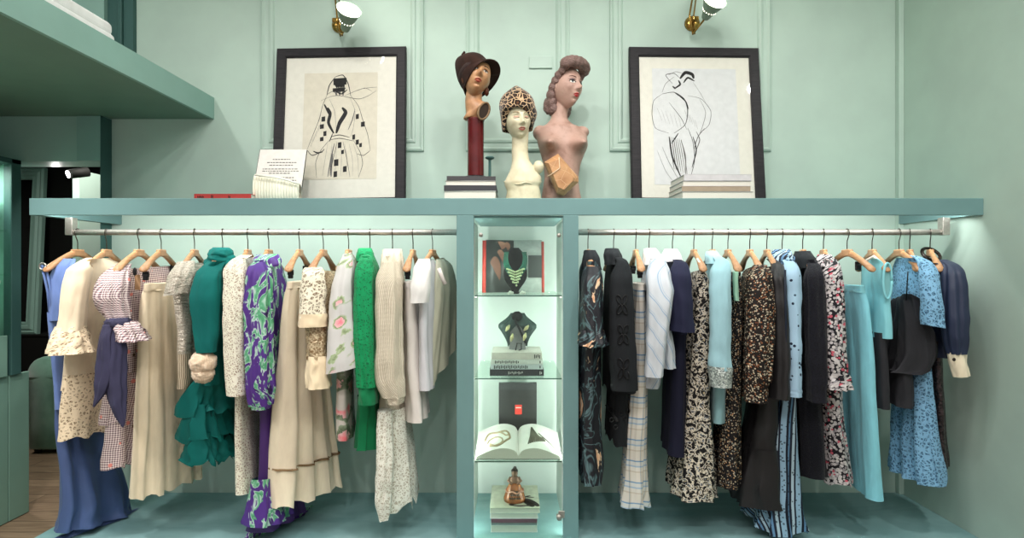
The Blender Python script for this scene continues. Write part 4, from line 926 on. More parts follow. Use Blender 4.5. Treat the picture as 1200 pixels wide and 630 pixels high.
for k, (zz, wl) in enumerate(((.80, .10), (.74, .16), (.69, .13), (.62, .20), (.58, .20), (.54, .12), (.46, .18), (.41, .21), (.36, .16))):
    x = -wl / 2
    while x < wl / 2:
        l = .006 + .012 * rr.random(); mb.box(x, x + l, -.0034, -.0018, h * zz, h * zz + .0045, mi=1); x += l + .005
t.part('sheet', mb.xf(M), [m_paper, m_greyink]); t.done()
# pleated clutch
t = Thing('pleated_clutch', 'cream pleated satin clutch bag in front of the leaning text sheet', 'bag', (PX(324, 2.95), 2.95, Z))
x0, x1 = PX(297, 2.93), PX(350, 2.93)
def clutch(u, v):
    x = x0 + (x1 - x0) * u; top = PZ(203, 2.93) * (1 - u) + PZ(214, 2.93) * u; top += .012 * math.sin(u * PI) ; hh = top - Z
    a = 2 * PI * v; c, s = math.cos(a), math.sin(a)
    y = 2.95 + .036 * math.copysign(abs(c) ** .7, c) * (1 - .25 * (s > 0) * s); z = Z + hh / 2 + hh / 2 * math.copysign(abs(s) ** .8, s)
    pl = .0035 * math.sin(u * 100) * (1 - .6 * u)
    e = min(1, min(u, 1 - u) * 30 + .5)
    return Vector((x, 2.95 + (y + pl * (1 if c > 0 else -1) - 2.95) * e, Z + (z - Z) * (.9 + .1 * e)))
mb = MB().grid(clutch, 110, 26, lambda u, v: (u * .3, v * .2)); n_ = 27
t.part('bag_body', mb, cloth('cream_pleated_satin', (226, 220, 202), .55))
t.part('flap_edge', MB().tube([P(299, 205, 2.906), P(320, 207.5, 2.905), P(337, 211, 2.905), P(350, 215.5, 2.91)], .005, 8), cloth('cream_clutch_trim', (232, 226, 210), .6)); t.done()

# framed drawings
m_frame = NT('black_stained_frame'); m_frame = m_frame.fin(m_frame.ramp(m_frame.noise(m_frame.obj((4, 4, 40)), 4, 4), [(.3, (26, 25, 28)), (.7, (46, 43, 47))]), .5, .25)
m_mat = plain('ivory_mount_board', (236, 234, 222), .9, 0, .15, .015)
m_glz = glassm('picture_glass', (255, 255, 255), .03)
def stroke(mb, pts, w, M, N=26, y=-.0012):
    pts = [list(p) for p in pts]
    if len(pts) < 3: pts = [pts[0], [(pts[0][k] + pts[1][k]) / 2 for k in range(2)], pts[1]]
    q = interp(pts, N); L = []
    for i, p in enumerate(q):
        a = q[max(i - 1, 0)]; b = q[min(i + 1, N)]; tx, tz = b[0] - a[0], b[1] - a[1]; l = math.hypot(tx, tz) or 1
        ww = w * (.25 + .75 * math.sin(PI * min(.97, max(.03, i / N))) ** .6) / 2
        L.append((M @ Vector((p[0] - tz / l * ww, y, p[1] + tx / l * ww)), M @ Vector((p[0] + tz / l * ww, y, p[1] - tx / l * ww))))
    vs = [v for pr in L for v in pr]; fs = [(2 * i, 2 * i + 1, 2 * i + 3, 2 * i + 2) for i in range(N)]
    mb.add(vs, fs, smooth=False)
def framed(label, tl, tr, bl, br, yt, d0, d1, inner, paper, pcol, draw, fw=.062):
    M = lean(bl, br, yt, d0, d1, .03); a = math.atan2(d1 - d0, PZ(yt, d1) - Z); H = (PZ(yt, d1) - Z) / math.cos(a)
    dm = (d0 + d1) / 2; W = PX((tr + br) / 2, dm) - PX((tl + bl) / 2, dm)
    roll = math.atan2(PX((tl + tr) / 2, d1) - PX((bl + br) / 2, d0), H); M = M @ Matrix.Rotation(roll, 4, 'Y')
    t = Thing('framed_drawing', label, 'picture', M.translation)
    f = MB(); prof = [(0, .03), (0, 0), (.006, -.006), (fw - .008, -.006), (fw, 0), (fw, .012)]; rings = []
    for cx, cz, sx, sz in ((-W / 2, 0, 1, 1), (W / 2, 0, -1, 1), (W / 2, H, -1, -1), (-W / 2, H, 1, -1)):
        rings.append([Vector((cx + sx * p, q, cz + sz * p)) for p, q in prof])
    rings.append(rings[0]); f.rings(rings, False, False, closed=False, smooth=False)
    t.part('frame', f.xf(M), m_frame)
    t.part('mount_board', MB().box(-W / 2 + .01, W / 2 - .01, .010, .026, .01, H - .01).xf(M), m_mat)
    def loc(px, py):   # photo point -> panel coordinates at the panel's face
        o = Vector((0, 0, CZ)); q = Vector(((px - 600) / F, 1, (315 - py) / F)); I = M.inverted(); o2 = I @ o; q2 = I.to_3x3() @ q
        s = (.008 - o2.y) / q2.y; r = o2 + q2 * s; return (r.x, r.z)
    (a0, b1), (a1, b0) = loc(*paper[0]), loc(*paper[1])
    pp = t.part('paper', MB().box(a0, a1, .0085, .0102, b0, b1).xf(M), pcol)
    k = MB(); g = MB(); s2 = lambda pts, w: stroke(k, [loc(*p) for p in pts], w, M, y=.0078); s3 = lambda pts, w: stroke(g, [loc(*p) for p in pts], w, M, y=.0080)
    def sq(px, py, w, h):
        a_, b_ = loc(px, py), loc(px + w, py + h); k.add([M @ Vector((a_[0], .0076, a_[1])), M @ Vector((b_[0], .0076, a_[1] + .004)), M @ Vector((b_[0], .0076, b_[1])), M @ Vector((a_[0], .0076, b_[1] - .003))], [(0, 1, 2, 3)], smooth=False)
    draw(s2, s3, sq); t.part('ink_strokes', k, m_ink, pp); t.part('wash_strokes', g, m_greyink, pp)
    t.part('glazing', MB().box(-W / 2 + fw - .004, W / 2 - fw + .004, .002, .004, fw - .004, H - fw + .004).xf(M), m_glz)
    t.done()
def draw_a(k, g, sq):
    # head with a dark bob turned away, belted jacket with patches, full trousers
    k([(393, 90), (386, 100), (383, 112)], .006); k([(393, 90), (402, 88), (408, 98), (411, 112)], .006); k([(383, 111), (390, 107), (396, 112)], .003)
    for dx in range(5): k([(391 + dx * 3, 92 + abs(dx - 2)), (393 + dx * 2.4, 98), (395 + dx * 2, 103)], .014)
    g([(390, 104), (397, 107), (405, 103)], .018); k([(392, 106), (400, 110), (407, 105)], .008)
    for dx in range(3): g([(394 + dx * 4, 104), (394 + dx * 4, 112)], .012)
    k([(383, 112), (378, 124), (374, 140), (366, 160), (360, 175)], .003); k([(411, 112), (420, 124), (425, 140), (431, 158), (434, 176)], .003)
    k([(376, 118), (388, 113), (398, 112), (420, 116), (432, 112), (441, 106)], .0028); k([(404, 112), (424, 104), (442, 102)], .0026); k([(419, 106), (428, 103), (436, 107)], .002)
    k([(384, 126), (387, 133), (385, 144), (391, 156)], .020); k([(401, 126), (405, 132), (398, 144), (394, 156)], .026); k([(380, 122), (384, 130), (387, 136)], .013); g([(416, 128), (413, 140), (408, 152)], .006)
    for q_ in ((377, 137, 4, 5), (375, 146, 4.5, 4.5), (379, 154, 3.5, 5), (375, 161, 4, 4), (417, 134, 3.5, 5), (423, 143, 4.5, 5), (417, 164, 3.5, 5), (413, 158, 3, 5), (421, 168, 3, 4)): sq(*q_)
    for q_ in ((391, 92, 15, 7), (390, 103.5, 14, 3.5)): sq(*q_)
    k([(388, 160), (398, 158), (410, 161)], .005); k([(386, 164), (398, 162), (414, 165)], .004); k([(390, 156), (386, 166)], .006)
    k([(360, 176), (366, 182), (378, 177), (380, 174)], .005); k([(434, 176), (426, 182), (418, 180)], .004); k([(367, 177), (372, 179), (378, 178)], .009)
    k([(386, 164), (376, 176), (370, 190), (371, 208)], .003); k([(414, 164), (422, 178), (425, 192), (420, 208)], .003)
    k([(395, 166), (392, 180), (386, 206)], .003); k([(402, 166), (406, 184), (410, 207)], .003); g([(392, 168), (388, 185), (384, 207)], .008); g([(390, 180), (388, 196), (388, 207)], .012)
    for q_ in ((396, 167, 4, 6), (391.5, 187, 5, 7), (402, 195, 4, 6), (391, 201, 4, 6), (400, 176, 3, 4)): sq(*q_)
    for q in range(7): g([(384 + q * 5, 168), (381 + q * 6.4, 186), (378 + q * 7, 206)], .0015)
    for q in range(4): g([(364 + q * 3, 172 - q * 6), (368 + q * 3, 160 - q * 7)], .0015)
    g([(410, 114), (416, 130), (414, 150), (411, 160)], .002); g([(386, 116), (392, 130), (394, 150)], .002)
def draw_b(k, g, sq):
    # figure from behind in a great rounded wrap, arms folded over the head
    k([(788, 98), (780, 88), (790, 86), (797, 92)], .004); k([(797, 92), (803, 85), (811, 87), (813, 92)], .022); k([(801, 97), (806, 91), (814, 95)], .012); k([(790, 104), (797, 99), (795, 94)], .012); k([(788, 101), (792, 104)], .01)
    g([(776, 108), (780, 98), (790, 90)], .003); g([(783, 88), (792, 84), (800, 86)], .003); g([(812, 96), (820, 108), (827, 120)], .002)
    k([(776, 110), (766, 118), (764, 134), (768, 150), (784, 156)], .003); k([(776, 110), (790, 108), (802, 116), (806, 130), (803, 146), (790, 156)], .005); k([(784, 120), (798, 138), (805, 152)], .003); k([(790, 108), (803, 118), (807, 128)], .007)
    k([(806, 112), (822, 116), (833, 130), (831, 146), (820, 156)], .0028); g([(820, 116), (827, 132), (822, 152), (814, 168)], .003); g([(826, 150), (818, 160), (813, 176)], .005)
    for q in range(7): g([(785 + q * 2.2, 160 + q * .5), (787 + q * 2.4, 178), (790 + q * 2.6, 198 + q)], .006 - q * .0004)
    k([(784, 160), (788, 184), (800, 212)], .010); k([(795, 156), (787, 168)], .008); k([(806, 150), (812, 166), (814, 188), (808, 212)], .004); k([(812, 160), (816, 176), (811, 196)], .008)
    k([(776, 172), (784, 190), (796, 212)], .0025); k([(770, 176), (780, 200), (790, 214)], .002); g([(816, 154), (820, 164), (815, 178)], .006); g([(798, 164), (803, 182), (804, 206)], .007)
    for q in range(5): g([(802 + q * 3, 128 + q * 3), (806 + q * 3, 140 + q * 3)], .0012)
    for q in range(6): g([(770 + q * 5, 126 + q * 2), (776 + q * 4.6, 142 + q * 2)], .0011)
framed('black framed ink drawing of a figure in a belted jacket at left', 323.5, 477, 318.5, 473.5, 55.5, 3.24, 3.37, None, ((357, 86), (441, 209)), plain('cream_sketch_paper', (226, 220, 202), .9, 0, .1, .02), draw_a)
framed('black framed ink drawing of a figure in a rounded wrap at right', 737, 889, 741, 898, 55.5, 3.24, 3.37, None, ((764, 80), (868, 217)), plain('white_sketch_paper', (226, 228, 228), .9, 0, .1, .02), draw_b)
# books right of centre on the shelf
z = Z + .0
for k, (w, h_, col, dx, lb) in enumerate(((.385, .045, (196, 190, 188), 0, 'lowest pale grey art book of the stack before the right drawing'), (.37, .028, (168, 150, 130), -.008, 'thin tan book second from the bottom before the right drawing'), (.37, .030, (184, 182, 190), -.004, 'lilac grey book second from the top before the right drawing'), (.365, .034, (206, 204, 206), .0, 'pale grey book on top of the stack before the right drawing'))):
    book('art_book', lb, PX(831, 2.98) + dx, 2.98, z, w, .25, h_, col, 0, 'art books before the right drawing', 'front' if k % 2 else 'side'); z += h_
# books under the red column
z = Z
for k, (w, h_, col, lb) in enumerate(((.285, .05, (228, 226, 220), 'thick white book at the bottom of the stack under the red column'), (.285, .030, (58, 58, 62), 'dark grey book above the thick white book under the red column'), (.275, .026, (192, 190, 188), 'light grey book second from the top under the red column'), (.265, .024, (66, 64, 66), 'slim charcoal book on top of the stack under the red column'))):
    book('style_book', lb, PX(554, 3.0) - .004, 3.0, z, w, .26, h_, col, .02 * (k - 1), 'books under the red column', 'side' if k in (0, 2) else 'front'); z += h_
zcol = z
# red column
m_red = plain('oxblood_lacquer', (92, 25, 28), .18, 0, .6, .1, 12); m_blk = plain('black_marble_plinth', (34, 30, 34), .25, 0, .5)
hc = PZ(140, 3.0) - zcol; xcc = PX(557.5, 3.0)
t = Thing('pedestal_column', 'glossy oxblood red column carrying the head with the brown hat', 'pedestal', (xcc, 3.0, zcol))
t.part('column', MB().lathe([(.044, .018), (.047, .022), (.047, .03), (.046, hc * .5), (.047, hc - .012), (.050, hc - .006), (.050, hc)], (xcc, 3.0, zcol), 40), m_red)
t.part('plinth', MB().lathe([(.070, 0), (.072, .004), (.072, .012), (.060, .019), (.048, .020)], (xcc, 3.0, zcol), 40), m_blk); t.done()
# green stand
xs = PX(574, 2.92); hs = PZ(184, 2.92) - Z
t = Thing('display_stand', 'small teal painted stand with round top in front of the book stack', 'stand', (xs, 2.92, Z))
t.part('stem', MB().lathe([(.0085, .006), (.0075, .03), (.0075, hs - .02), (.010, hs - .012)], (xs, 2.92, Z), 20), m_dteal)
t.part('round_top', MB().lathe([(.010, hs - .014), (.024, hs - .008), (.026, hs - .002), (.020, hs + .003), (.004, hs + .004)], (xs, 2.92, Z), 28), m_dteal)
t.part('foot', MB().lathe([(.034, 0), (.034, .004), (.018, .009), (.0085, .012)], (xs, 2.92, Z), 28), m_dteal); t.done()
# ---------------------------------------------------------------- mannequin heads
def g2(x, z, x0, z0, sx, sz): return math.exp(-((x - x0) / sx) ** 2 - ((z - z0) / sz) ** 2)
def headS(th, ph):
    """point of a face surface; face towards -Y, origin in the middle of the head, 0.224 m tall"""
    d = Vector((math.sin(th) * math.sin(ph), -math.sin(th) * math.cos(ph), math.cos(th)))
    x, y, z = d.x * .069, d.y * .090, d.z * .112
    fr = max(0.0, math.cos(ph)) * math.sin(th)
    if d.z < 0:
        q = -d.z; x *= 1 - .36 * q ** 1.7
        if y > 0: y *= 1 - .45 * q ** 1.2
        else: y *= 1 - .06 * q; y -= .012 * q * fr
    if y < 0: y *= 1 - .10 * (1 - abs(d.x)) * .5
    s = 0.0
    if fr > 0:
        s -= .026 * g2(x, z, 0, -.026, .010, .011) + .016 * g2(x, z, 0, -.008, .0085, .022) + .008 * g2(x, z, -.010, -.030, .007, .006) + .008 * g2(x, z, .010, -.030, .007, .006)
        for e in (-1, 1):
            s += .0095 * g2(x, z, e * .029, .006, .016, .010) - .004 * g2(x, z, e * .028, .024, .020, .007) - .005 * g2(x, z, e * .042, -.022, .018, .018) - .0035 * g2(x, z, e * .029, .005, .010, .006)
        s -= .0085 * g2(x, z, 0, -.052, .017, .006) + .0085 * g2(x, z, 0, -.063, .015, .006) - .005 * g2(x, z, 0, -.0572, .018, .0026) - .005 * g2(x, z, 0, -.074, .016, .005)
        s -= .010 * g2(x, z, 0, -.090, .018, .012)
    return Vector((x, y + s * min(1, fr * 1.6), z))
def head_mb(N=56, Q=72):
    rings = [[headS(PI * min(max(i / N, .012), .988), -2 * PI * k / Q + PI) for k in range(Q)] for i in range(N + 1)]
    return MB().rings(rings, True, True, True, [[(k / Q, i / N) for k in range(Q + 1)] for i in range(N + 1)])
def face_pt(x, z, off=.0014):
    th = math.acos(max(-.99, min(.99, z / .112))); ph = math.asin(max(-.95, min(.95, x / (.069 * math.sin(th)))))
    for _ in range(14):
        p = headS(th, ph); th += (p.z - z) / .112 * .9 / max(.3, math.sin(th)); ph -= (p.x - x) / (.069 * max(.25, math.sin(th) * math.cos(ph))) * .8
        ph = max(-1.5, min(1.5, ph))
    p = headS(th, ph); return p + Vector((x * 2, -1, 0)).normalized() * off
def patch(outline, off=.0014, nr=4, th=.0):
    """a filled patch on the face from an outline of (x, z) points"""
    c = (sum(p[0] for p in outline) / len(outline), sum(p[1] for p in outline) / len(outline)); n = len(outline); vs = []; fs = []
    for r in range(nr + 1):
        s = 1 - r / nr * .96
        o = off + (.0012 * (1 - s * s))
        vs += [face_pt(c[0] + (p[0] - c[0]) * s, c[1] + (p[1] - c[1]) * s, o) for p in outline]
    for r in range(nr):
        for k in range(n): fs.append((r * n + k, r * n + (k + 1) % n, (r + 1) * n + (k + 1) % n, (r + 1) * n + k))
    fs.append([nr * n + k for k in range(n)]); return MB().add(vs, fs)
def almond(x0, z0, a, b, n=16, tilt=0): return [(x0 + a * math.cos(2 * PI * k / n), z0 + b * math.sin(2 * PI * k / n) * (1 - .35 * abs(math.cos(2 * PI * k / n))) + tilt * math.cos(2 * PI * k / n)) for k in range(n)]
def face_parts(t, head, M, skin, lipm, browm, irism, lidm, brow_up=0, closed=False, red=1):
    white = plain('painted_eye_white', (226, 218, 206), .4)
    for e in (-1, 1):
        if not closed:
            ey = t.part('eye', patch(almond(e * .029, .004, .0135, .0072, tilt=e * .0012)).xf(M), white, head)
            t.part('iris', patch([(e * .029 + .0052 * math.cos(a), .0045 + .0062 * math.sin(a)) for a in [k * PI / 6 for k in range(12)]], .0030, 2).xf(M), irism, ey)
        lid = [face_pt(e * (.029 + .0150 * q), .004 + .0082 * (1 - q * q) + .0012 * q, .0028) for q in [k / 5 - 1 for k in range(11)]] if not closed else [face_pt(e * (.029 + .0145 * q), .001 - .003 * (1 - q * q), .0022) for q in [k / 5 - 1 for k in range(11)]]
        t.part('lash_line', MB().tube(lid, .0017 if not closed else .0014, 6).xf(M), lidm, head)
        t.part('eyelid', patch(almond(e * .029, .0145 if not closed else .006, .0145, .0038)).xf(M), skin['lid'], head)
        t.part('eyebrow', MB().tube([face_pt(e * (.014 + .032 * q), .024 + brow_up + .007 * math.sin(q * 2.2) - .003 * q, .0018) for q in [k / 8 for k in range(9)]], [.0016, .002, .0022, .0022, .002, .0018, .0015, .0012, .0008], 6).xf(M), browm, head)
    up = [(-.0195, -.0572)] + [(-.0195 + .039 * k / 10, -.0572 + .0085 * math.sin(PI * k / 10) ** .7 - .0022 * math.exp(-((k - 5) / 1.1) ** 2)) for k in range(1, 10)] + [(.0195, -.0572)] + [(.0195 - .039 * k / 8, -.0578) for k in range(1, 8)]
    lo = [(-.018, -.0580)] + [(-.018 + .036 * k / 10, -.0580) for k in range(1, 10)] + [(.018, -.0580)] + [(.018 - .036 * k / 10, -.0580 - .0105 * math.sin(PI * k / 10) ** .8) for k in range(1, 10)]
    l = t.part('lips', patch(up, .0016).join(patch(lo, .0016)).xf(M), lipm, head)
    t.part('mouth_line', MB().tube([face_pt(-.018 + .036 * k / 10, -.0575 - .001 * math.sin(PI * k / 10), .0016) for k in range(11)], .0011, 6).xf(M), skin['line'], head)
def ears(mb):
    for e in (-1, 1):
        rings = []
        for i in range(9):
            s = i / 8; r = math.sin(PI * min(.97, max(.03, s)))
            rings.append([Vector((e * (.066 + .010 * r * (.4 + .6 * math.cos(a) ** 2)), .010 + .017 * r * math.cos(a) + .006 * s, -.034 + .062 * s + .004 * math.sin(a))) for a in [2 * PI * k / 12 for k in range(12)]])
        mb.rings(rings)
    return mb
def loft_ell(mb, secs, seg=44, bumps=None):
    """secs: (x, y, z, rx, ry) from the top down, resampled smoothly"""
    R = interp([list(s) for s in secs], len(secs) * 6); rings = []
    for x, y, z, rx, ry in R:
        ring = []
        for k in range(seg):
            a = 2 * PI * k / seg; p = Vector((x + rx * math.cos(a), y + ry * math.sin(a), z))
            if bumps: p += bumps(p, a)
            ring.append(p)
        rings.append(ring)
    return mb.rings(rings, True, True)
def remesh(vox, sm=3):
    def f(o):
        m = o.modifiers.new('Remesh', 'REMESH'); m.mode = 'VOXEL'; m.voxel_size = vox; m.use_smooth_shade = True
        if sm: s = o.modifiers.new('Smooth', 'SMOOTH'); s.factor = .4; s.iterations = sm
    return f
def skinm(name, col, dark, rough=.4, wear=.5):
    n = NT(name); o = n.obj(); f = n.noise(o, 9, 6, .5); g = n.noise(o, 40, 4)
    n.bump(g, .06, .004); return n.fin(n.ramp(n.math('ADD', n.math('MULTIPLY', f, .8), n.math('MULTIPLY', g, .2)), [(.32, dark), (.5, col), (.75, tuple(min(255, int(c * 1.08)) for c in col))]), rough, .4)
def ROT(yaw, pitch=0, roll=0): return Matrix.Rotation(yaw, 4, 'Z') @ Matrix.Rotation(pitch, 4, 'X') @ Matrix.Rotation(roll, 4, 'Y')
k_dark = plain('painted_dark_brown', (44, 30, 24), .4); k_red = plain('painted_red_lips', (178, 40, 46), .3, 0, .5)

# --- head with brown felt hat, on the red column
D1 = 3.0; zt = zcol + hc
s_tan = skinm('old_wax_tan', (184, 138, 100), (140, 100, 70), .42); S = dict(lid=plain('tan_lid', (150, 104, 74), .4), line=plain('tan_mouth_line', (96, 52, 42), .5))
hcn = P(559, 91, D1); M1 = Matrix.Translation(hcn) @ ROT(math.radians(17), math.radians(-9), math.radians(14)) @ Matrix.Scale(1.06, 4)
t = Thing('mannequin_bust', 'tan wax mannequin head under the brown felt hat', 'mannequin', (xcc, D1, zt))
mb = ears(head_mb()).xf(M1)
nk = MB(); cx = xcc
loft_ell(nk, [(hcn.x - .010, D1 + .022, hcn.z - .03, .044, .046), (hcn.x - .018, D1 + .018, hcn.z - .085, .046, .048), (hcn.x - .020, D1 + .012, hcn.z - .125, .048, .048), (hcn.x - .006, D1 + .004, hcn.z - .155, .060, .052), (hcn.x + .006, D1, hcn.z - .185, .068, .054), (cx - .012, D1, zt + .030, .058, .050), (cx - .020, D1, zt + .010, .040, .042), (cx - .010, D1, zt, .030, .034)])
for v in nk.v:   # the bust runs lower on the left and is cut high on the right
    if v.z < hcn.z - .13:
        w_ = min(1, (hcn.z - .13 - v.z) / .05); v.z += w_ * (v.x - cx) * .35 if v.z > zt + .012 else 0; v.z = max(v.z, zt)
hd = t.part('bust', mb.join(nk), s_tan, mods=remesh(.0028, 2))
face_parts(t, None, M1, S, plain('wax_lips', (164, 76, 62), .35), k_dark, k_dark, k_dark)
# hollow oval cut at the right of the bust
oc = P(567, 130, D1 - .050)
t.part('bust_opening', MB().add([oc + Vector((.038 * math.cos(a) * .8 + .006 * math.sin(a), .02 * math.cos(a) , .046 * math.sin(a) + .012 * math.cos(a))) for a in [k * PI / 14 for k in range(28)]] , [list(range(28))]), plain('hollow_dark_brown', (52, 42, 34), .8), label='dark hollow oval opening')
t.part('opening_rim', MB().tube([oc + Vector((.038 * math.cos(a) * .8 + .006 * math.sin(a), .02 * math.cos(a), .046 * math.sin(a) + .012 * math.cos(a))) for a in [k * PI / 14 for k in range(29)]], .006, 8), plain('worn_plaster_rim', (128, 104, 78), .8))
for hc_, hs_ in (((-.068, .0, -.03), (.014, .02, .034)), ((.068, .01, -.055), (.014, .018, .024))): t.part('painted_hair', MB().sphere(M1 @ Vector(hc_), hs_, 14, 10, .2), plain('painted_auburn_hair', (92, 54, 38), .5))
hr = MB().sphere(M1 @ Vector((-.068, .0, -.03)), (.014, .02, .034), 14, 10, .2).sphere(M1 @ Vector((.068, .01, -.055)), (.014, .018, .024), 14, 10, .2)
t.done()
m_felt = NT('brown_felt'); m_felt.bump(m_felt.noise(m_felt.obj(), 220, 3), .3, .004); m_felt = m_felt.fin(m_felt.ramp(m_felt.noise(m_felt.obj(), 14, 3), [(.3, (38, 26, 22)), (.7, (62, 42, 36))]), .95, .08, 0, .06)
MH = Matrix.Translation(P(557, 87.5, D1) + Vector((0, .012, 0))) @ ROT(math.radians(17), math.radians(-30), math.radians(-15))
t = Thing('felt_hat', 'dark brown felt hat with turned brim and pointed tip on the tan head', 'hat', P(557, 95, D1))
def crown(u, v):
    a = 2 * PI * u; zz = -.012 + .138 * v; r = .094 * math.sqrt(max(0, 1 - (max(0, v - .25) / .78) ** 2.2)) + .002
    r *= 1 + .03 * math.sin(3 * a + 4 * v); tip = math.exp(-((a - PI * 1.0) / .9) ** 2) * v ** 2
    return Vector((r * math.cos(a) - .02 * tip, r * 1.14 * math.sin(a), zz + .02 * tip))
def brim(u, v):
    a = 2 * PI * u; r = .092 + (.024 + .034 * math.cos(a - .2)) * v
    lift = -.030 * v * (1 - .9 * max(0, math.cos(a))) - .022 * v * max(0, -math.cos(a)) + .004 * math.sin(3 * a) * v
    return Vector((r * math.cos(a), r * 1.14 * math.sin(a), -.008 + lift))
def solid(th):
    def f(o):
        m = o.modifiers.new('Solidify', 'SOLIDIFY'); m.thickness = th; m.offset = 0
    return f
cw = t.part('crown', MB().grid(crown, 56, 20).xf(MH), m_felt)
t.part('brim', MB().grid(brim, 64, 12).xf(MH), m_felt, mods=solid(.006))
t.part('band', MB().rings([[MH @ Vector((.0955 * math.cos(2 * PI * k / 48) * f_, .1085 * math.sin(2 * PI * k / 48) * f_, zz)) for k in range(48)] for zz, f_ in ((-.006, 1.0), (.0, 1.02), (.016, 1.015), (.022, .99))], False, False), plain('hat_ribbon', (44, 26, 24), .6))
tipb = MH @ Vector((-.036, -.030, .112))
t.part('tip', MB().tube([tipb + Vector((.008, 0, -.022)), tipb, tipb + Vector((-.003, 0, .020)), tipb + Vector((.006, 0, .036))], [.020, .014, .010, .006], 12), m_felt); t.done()

# --- cream long-necked bust with leopard hat
D2 = 2.95
s_crm = skinm('cream_plaster', (216, 208, 178), (196, 184, 150), .42); S = dict(lid=plain('cream_lid', (206, 160, 140), .5), line=plain('cream_mouth_line', (150, 84, 74), .5))
hc2 = P(606.5, 141, D2); M2 = Matrix.Translation(hc2) @ ROT(math.radians(16), math.radians(4), math.radians(-4)) @ Matrix.Scale(1.02, 4)
t = Thing('mannequin_bust', 'cream long necked mannequin bust in the leopard hat', 'mannequin', (PX(612, D2), D2, Z))
mb = head_mb().xf(M2); nk = MB(); q = lambda px, py: P(px, py, D2)
def sec(xl, xr, py, dy, ry): a, b = q(xl, py), q(xr, py); return ((a.x + b.x) / 2, D2 + dy, a.z, (b.x - a.x) / 2, ry)
loft_ell(nk, [sec(599, 620, 150, .02, .048), sec(600, 619, 165, .02, .045), sec(599.5, 619, 178, .02, .045), sec(600, 621, 188, .015, .045), sec(598, 628, 198, .01, .055), sec(594, 634, 207, .005, .062), sec(591, 634, 214, 0, .066), sec(592, 632, 219, 0, .062), sec(594, 633, 224, 0, .064), sec(593, 634, 231, 0, .066), sec(592, 635, 241, 0, .068), sec(592, 635, 244.5, 0, .066)])
zb_ = min(v.z for v in nk.v)
for v in nk.v: v.z = Z + (v.z - zb_) * (1 if True else 0) if v.z < zb_ + .004 else v.z
for v in nk.v: v.z = max(v.z, Z)
nk.sphere(q(631, 196) + Vector((0, -.01, 0)), (.030, .032, .036), 20, 12)
hd = t.part('bust', mb.join(nk), s_crm, mods=remesh(.0028, 2))
face_parts(t, None, M2, S, plain('faded_pink_lips', (190, 110, 100), .4), plain('faded_brow', (176, 150, 116), .6), k_dark, plain('faded_lash', (132, 92, 80), .5), closed=True)
t.part('base_ridge', MB().tube([Vector((PX(591, D2) + .0 + (PX(634, D2) - PX(591, D2)) * k / 14, D2 - .066 * math.sin(PI * (k + .6) / 15.2) - .001, PZ(213, D2) - .026 * math.sin(PI * k / 14) + .012 * math.exp(-((k - 8) / 1.6) ** 2))) for k in range(15)], .0042, 10), s_crm); t.done()
def leopard():
    n = NT('leopard_plush'); o = n.obj(); w_ = n.mix(.02, o, n.n('ShaderNodeTexNoise').outputs['Color'], 'ADD')
    e = n.vor(w_, 36, 'DISTANCE_TO_EDGE')
    c = n.ramp(e, [(0, (206, 180, 148)), (.055, (188, 154, 116)), (.085, (26, 19, 16)), (.30, (20, 15, 13)), (.40, (96, 62, 40))])
    n.bump(n.noise(o, 260, 3), .35, .004); return n.fin(c, .95, .1, 0, .4)
m_leo = leopard()
t = Thing('leopard_hat', 'tall leopard print plush hat on the cream bust', 'hat', q(607, 125))
MLh = Matrix.Translation(q(607, 139)) @ ROT(math.radians(16), math.radians(2), math.radians(-4))
def leo(u, v):
    a = 2 * PI * u; zz = -.062 + .240 * v; front = max(0, -math.sin(a)) ; zlow = .05 * 0
    pr = [.080, .087, .093, .097, .098, .096, .091, .082, .068, .042, .004]; k = min(int(v * 10), 9); f_ = v * 10 - k; r = pr[k] * (1 - f_) + pr[k + 1] * f_
    lift = max(0, (1 - v * 2.2)) * (front ** .8) * (.098 - .044 * math.cos(a)); r *= 1 + .05 * math.sin(a * 3 + v * 7) + .03 * math.sin(a * 5 - v * 11)
    return Vector((r * math.cos(a), r * 1.08 * math.sin(a) + .004, zz + lift))
t.part('hat_body', MB().grid(leo, 60, 34).xf(MLh), m_leo, mods=solid(.008)); t.done()

# --- brown torso mannequin with rolled hair
D3 = 3.15
s_brn = skinm('rose_brown_plaster', (182, 148, 134), (146, 110, 96), .5); S = dict(lid=plain('grey_lid', (122, 104, 108), .4), line=plain('red_mouth_line', (120, 24, 30), .4))
hc3 = P(663.5, 103, D3); M3 = Matrix.Translation(hc3) @ ROT(math.radians(38), math.radians(-1), math.radians(3)) @ Matrix.Scale(1.16, 4)
t = Thing('mannequin_torso', 'rose brown female mannequin torso with rolled hair and red lips', 'mannequin', (PX(656, D3), D3, Z))
mb = ears(head_mb()).xf(M3); nk = MB()
def sec3(xl, xr, py, dy, ry): a, b = P(xl, py, D3), P(xr, py, D3); return ((a.x + b.x) / 2, D3 + dy, a.z, (b.x - a.x) / 2, ry)
ch = (PX(657, D3), PZ(168, D3))
TY = math.radians(22)
def bumps(p, a):
    d = Vector()
    if math.sin(a) < .25:
        for bx, sx_ in ((PX(643, D3), 1), (PX(677, D3), 1)):
            g_ = math.exp(-((p.x - bx) / .040) ** 2 - ((p.z - PZ(171, D3)) / .036) ** 2); d += Vector((.022 * (1 if bx > ch[0] else -.4), -.105, -.012)) * g_
    return d
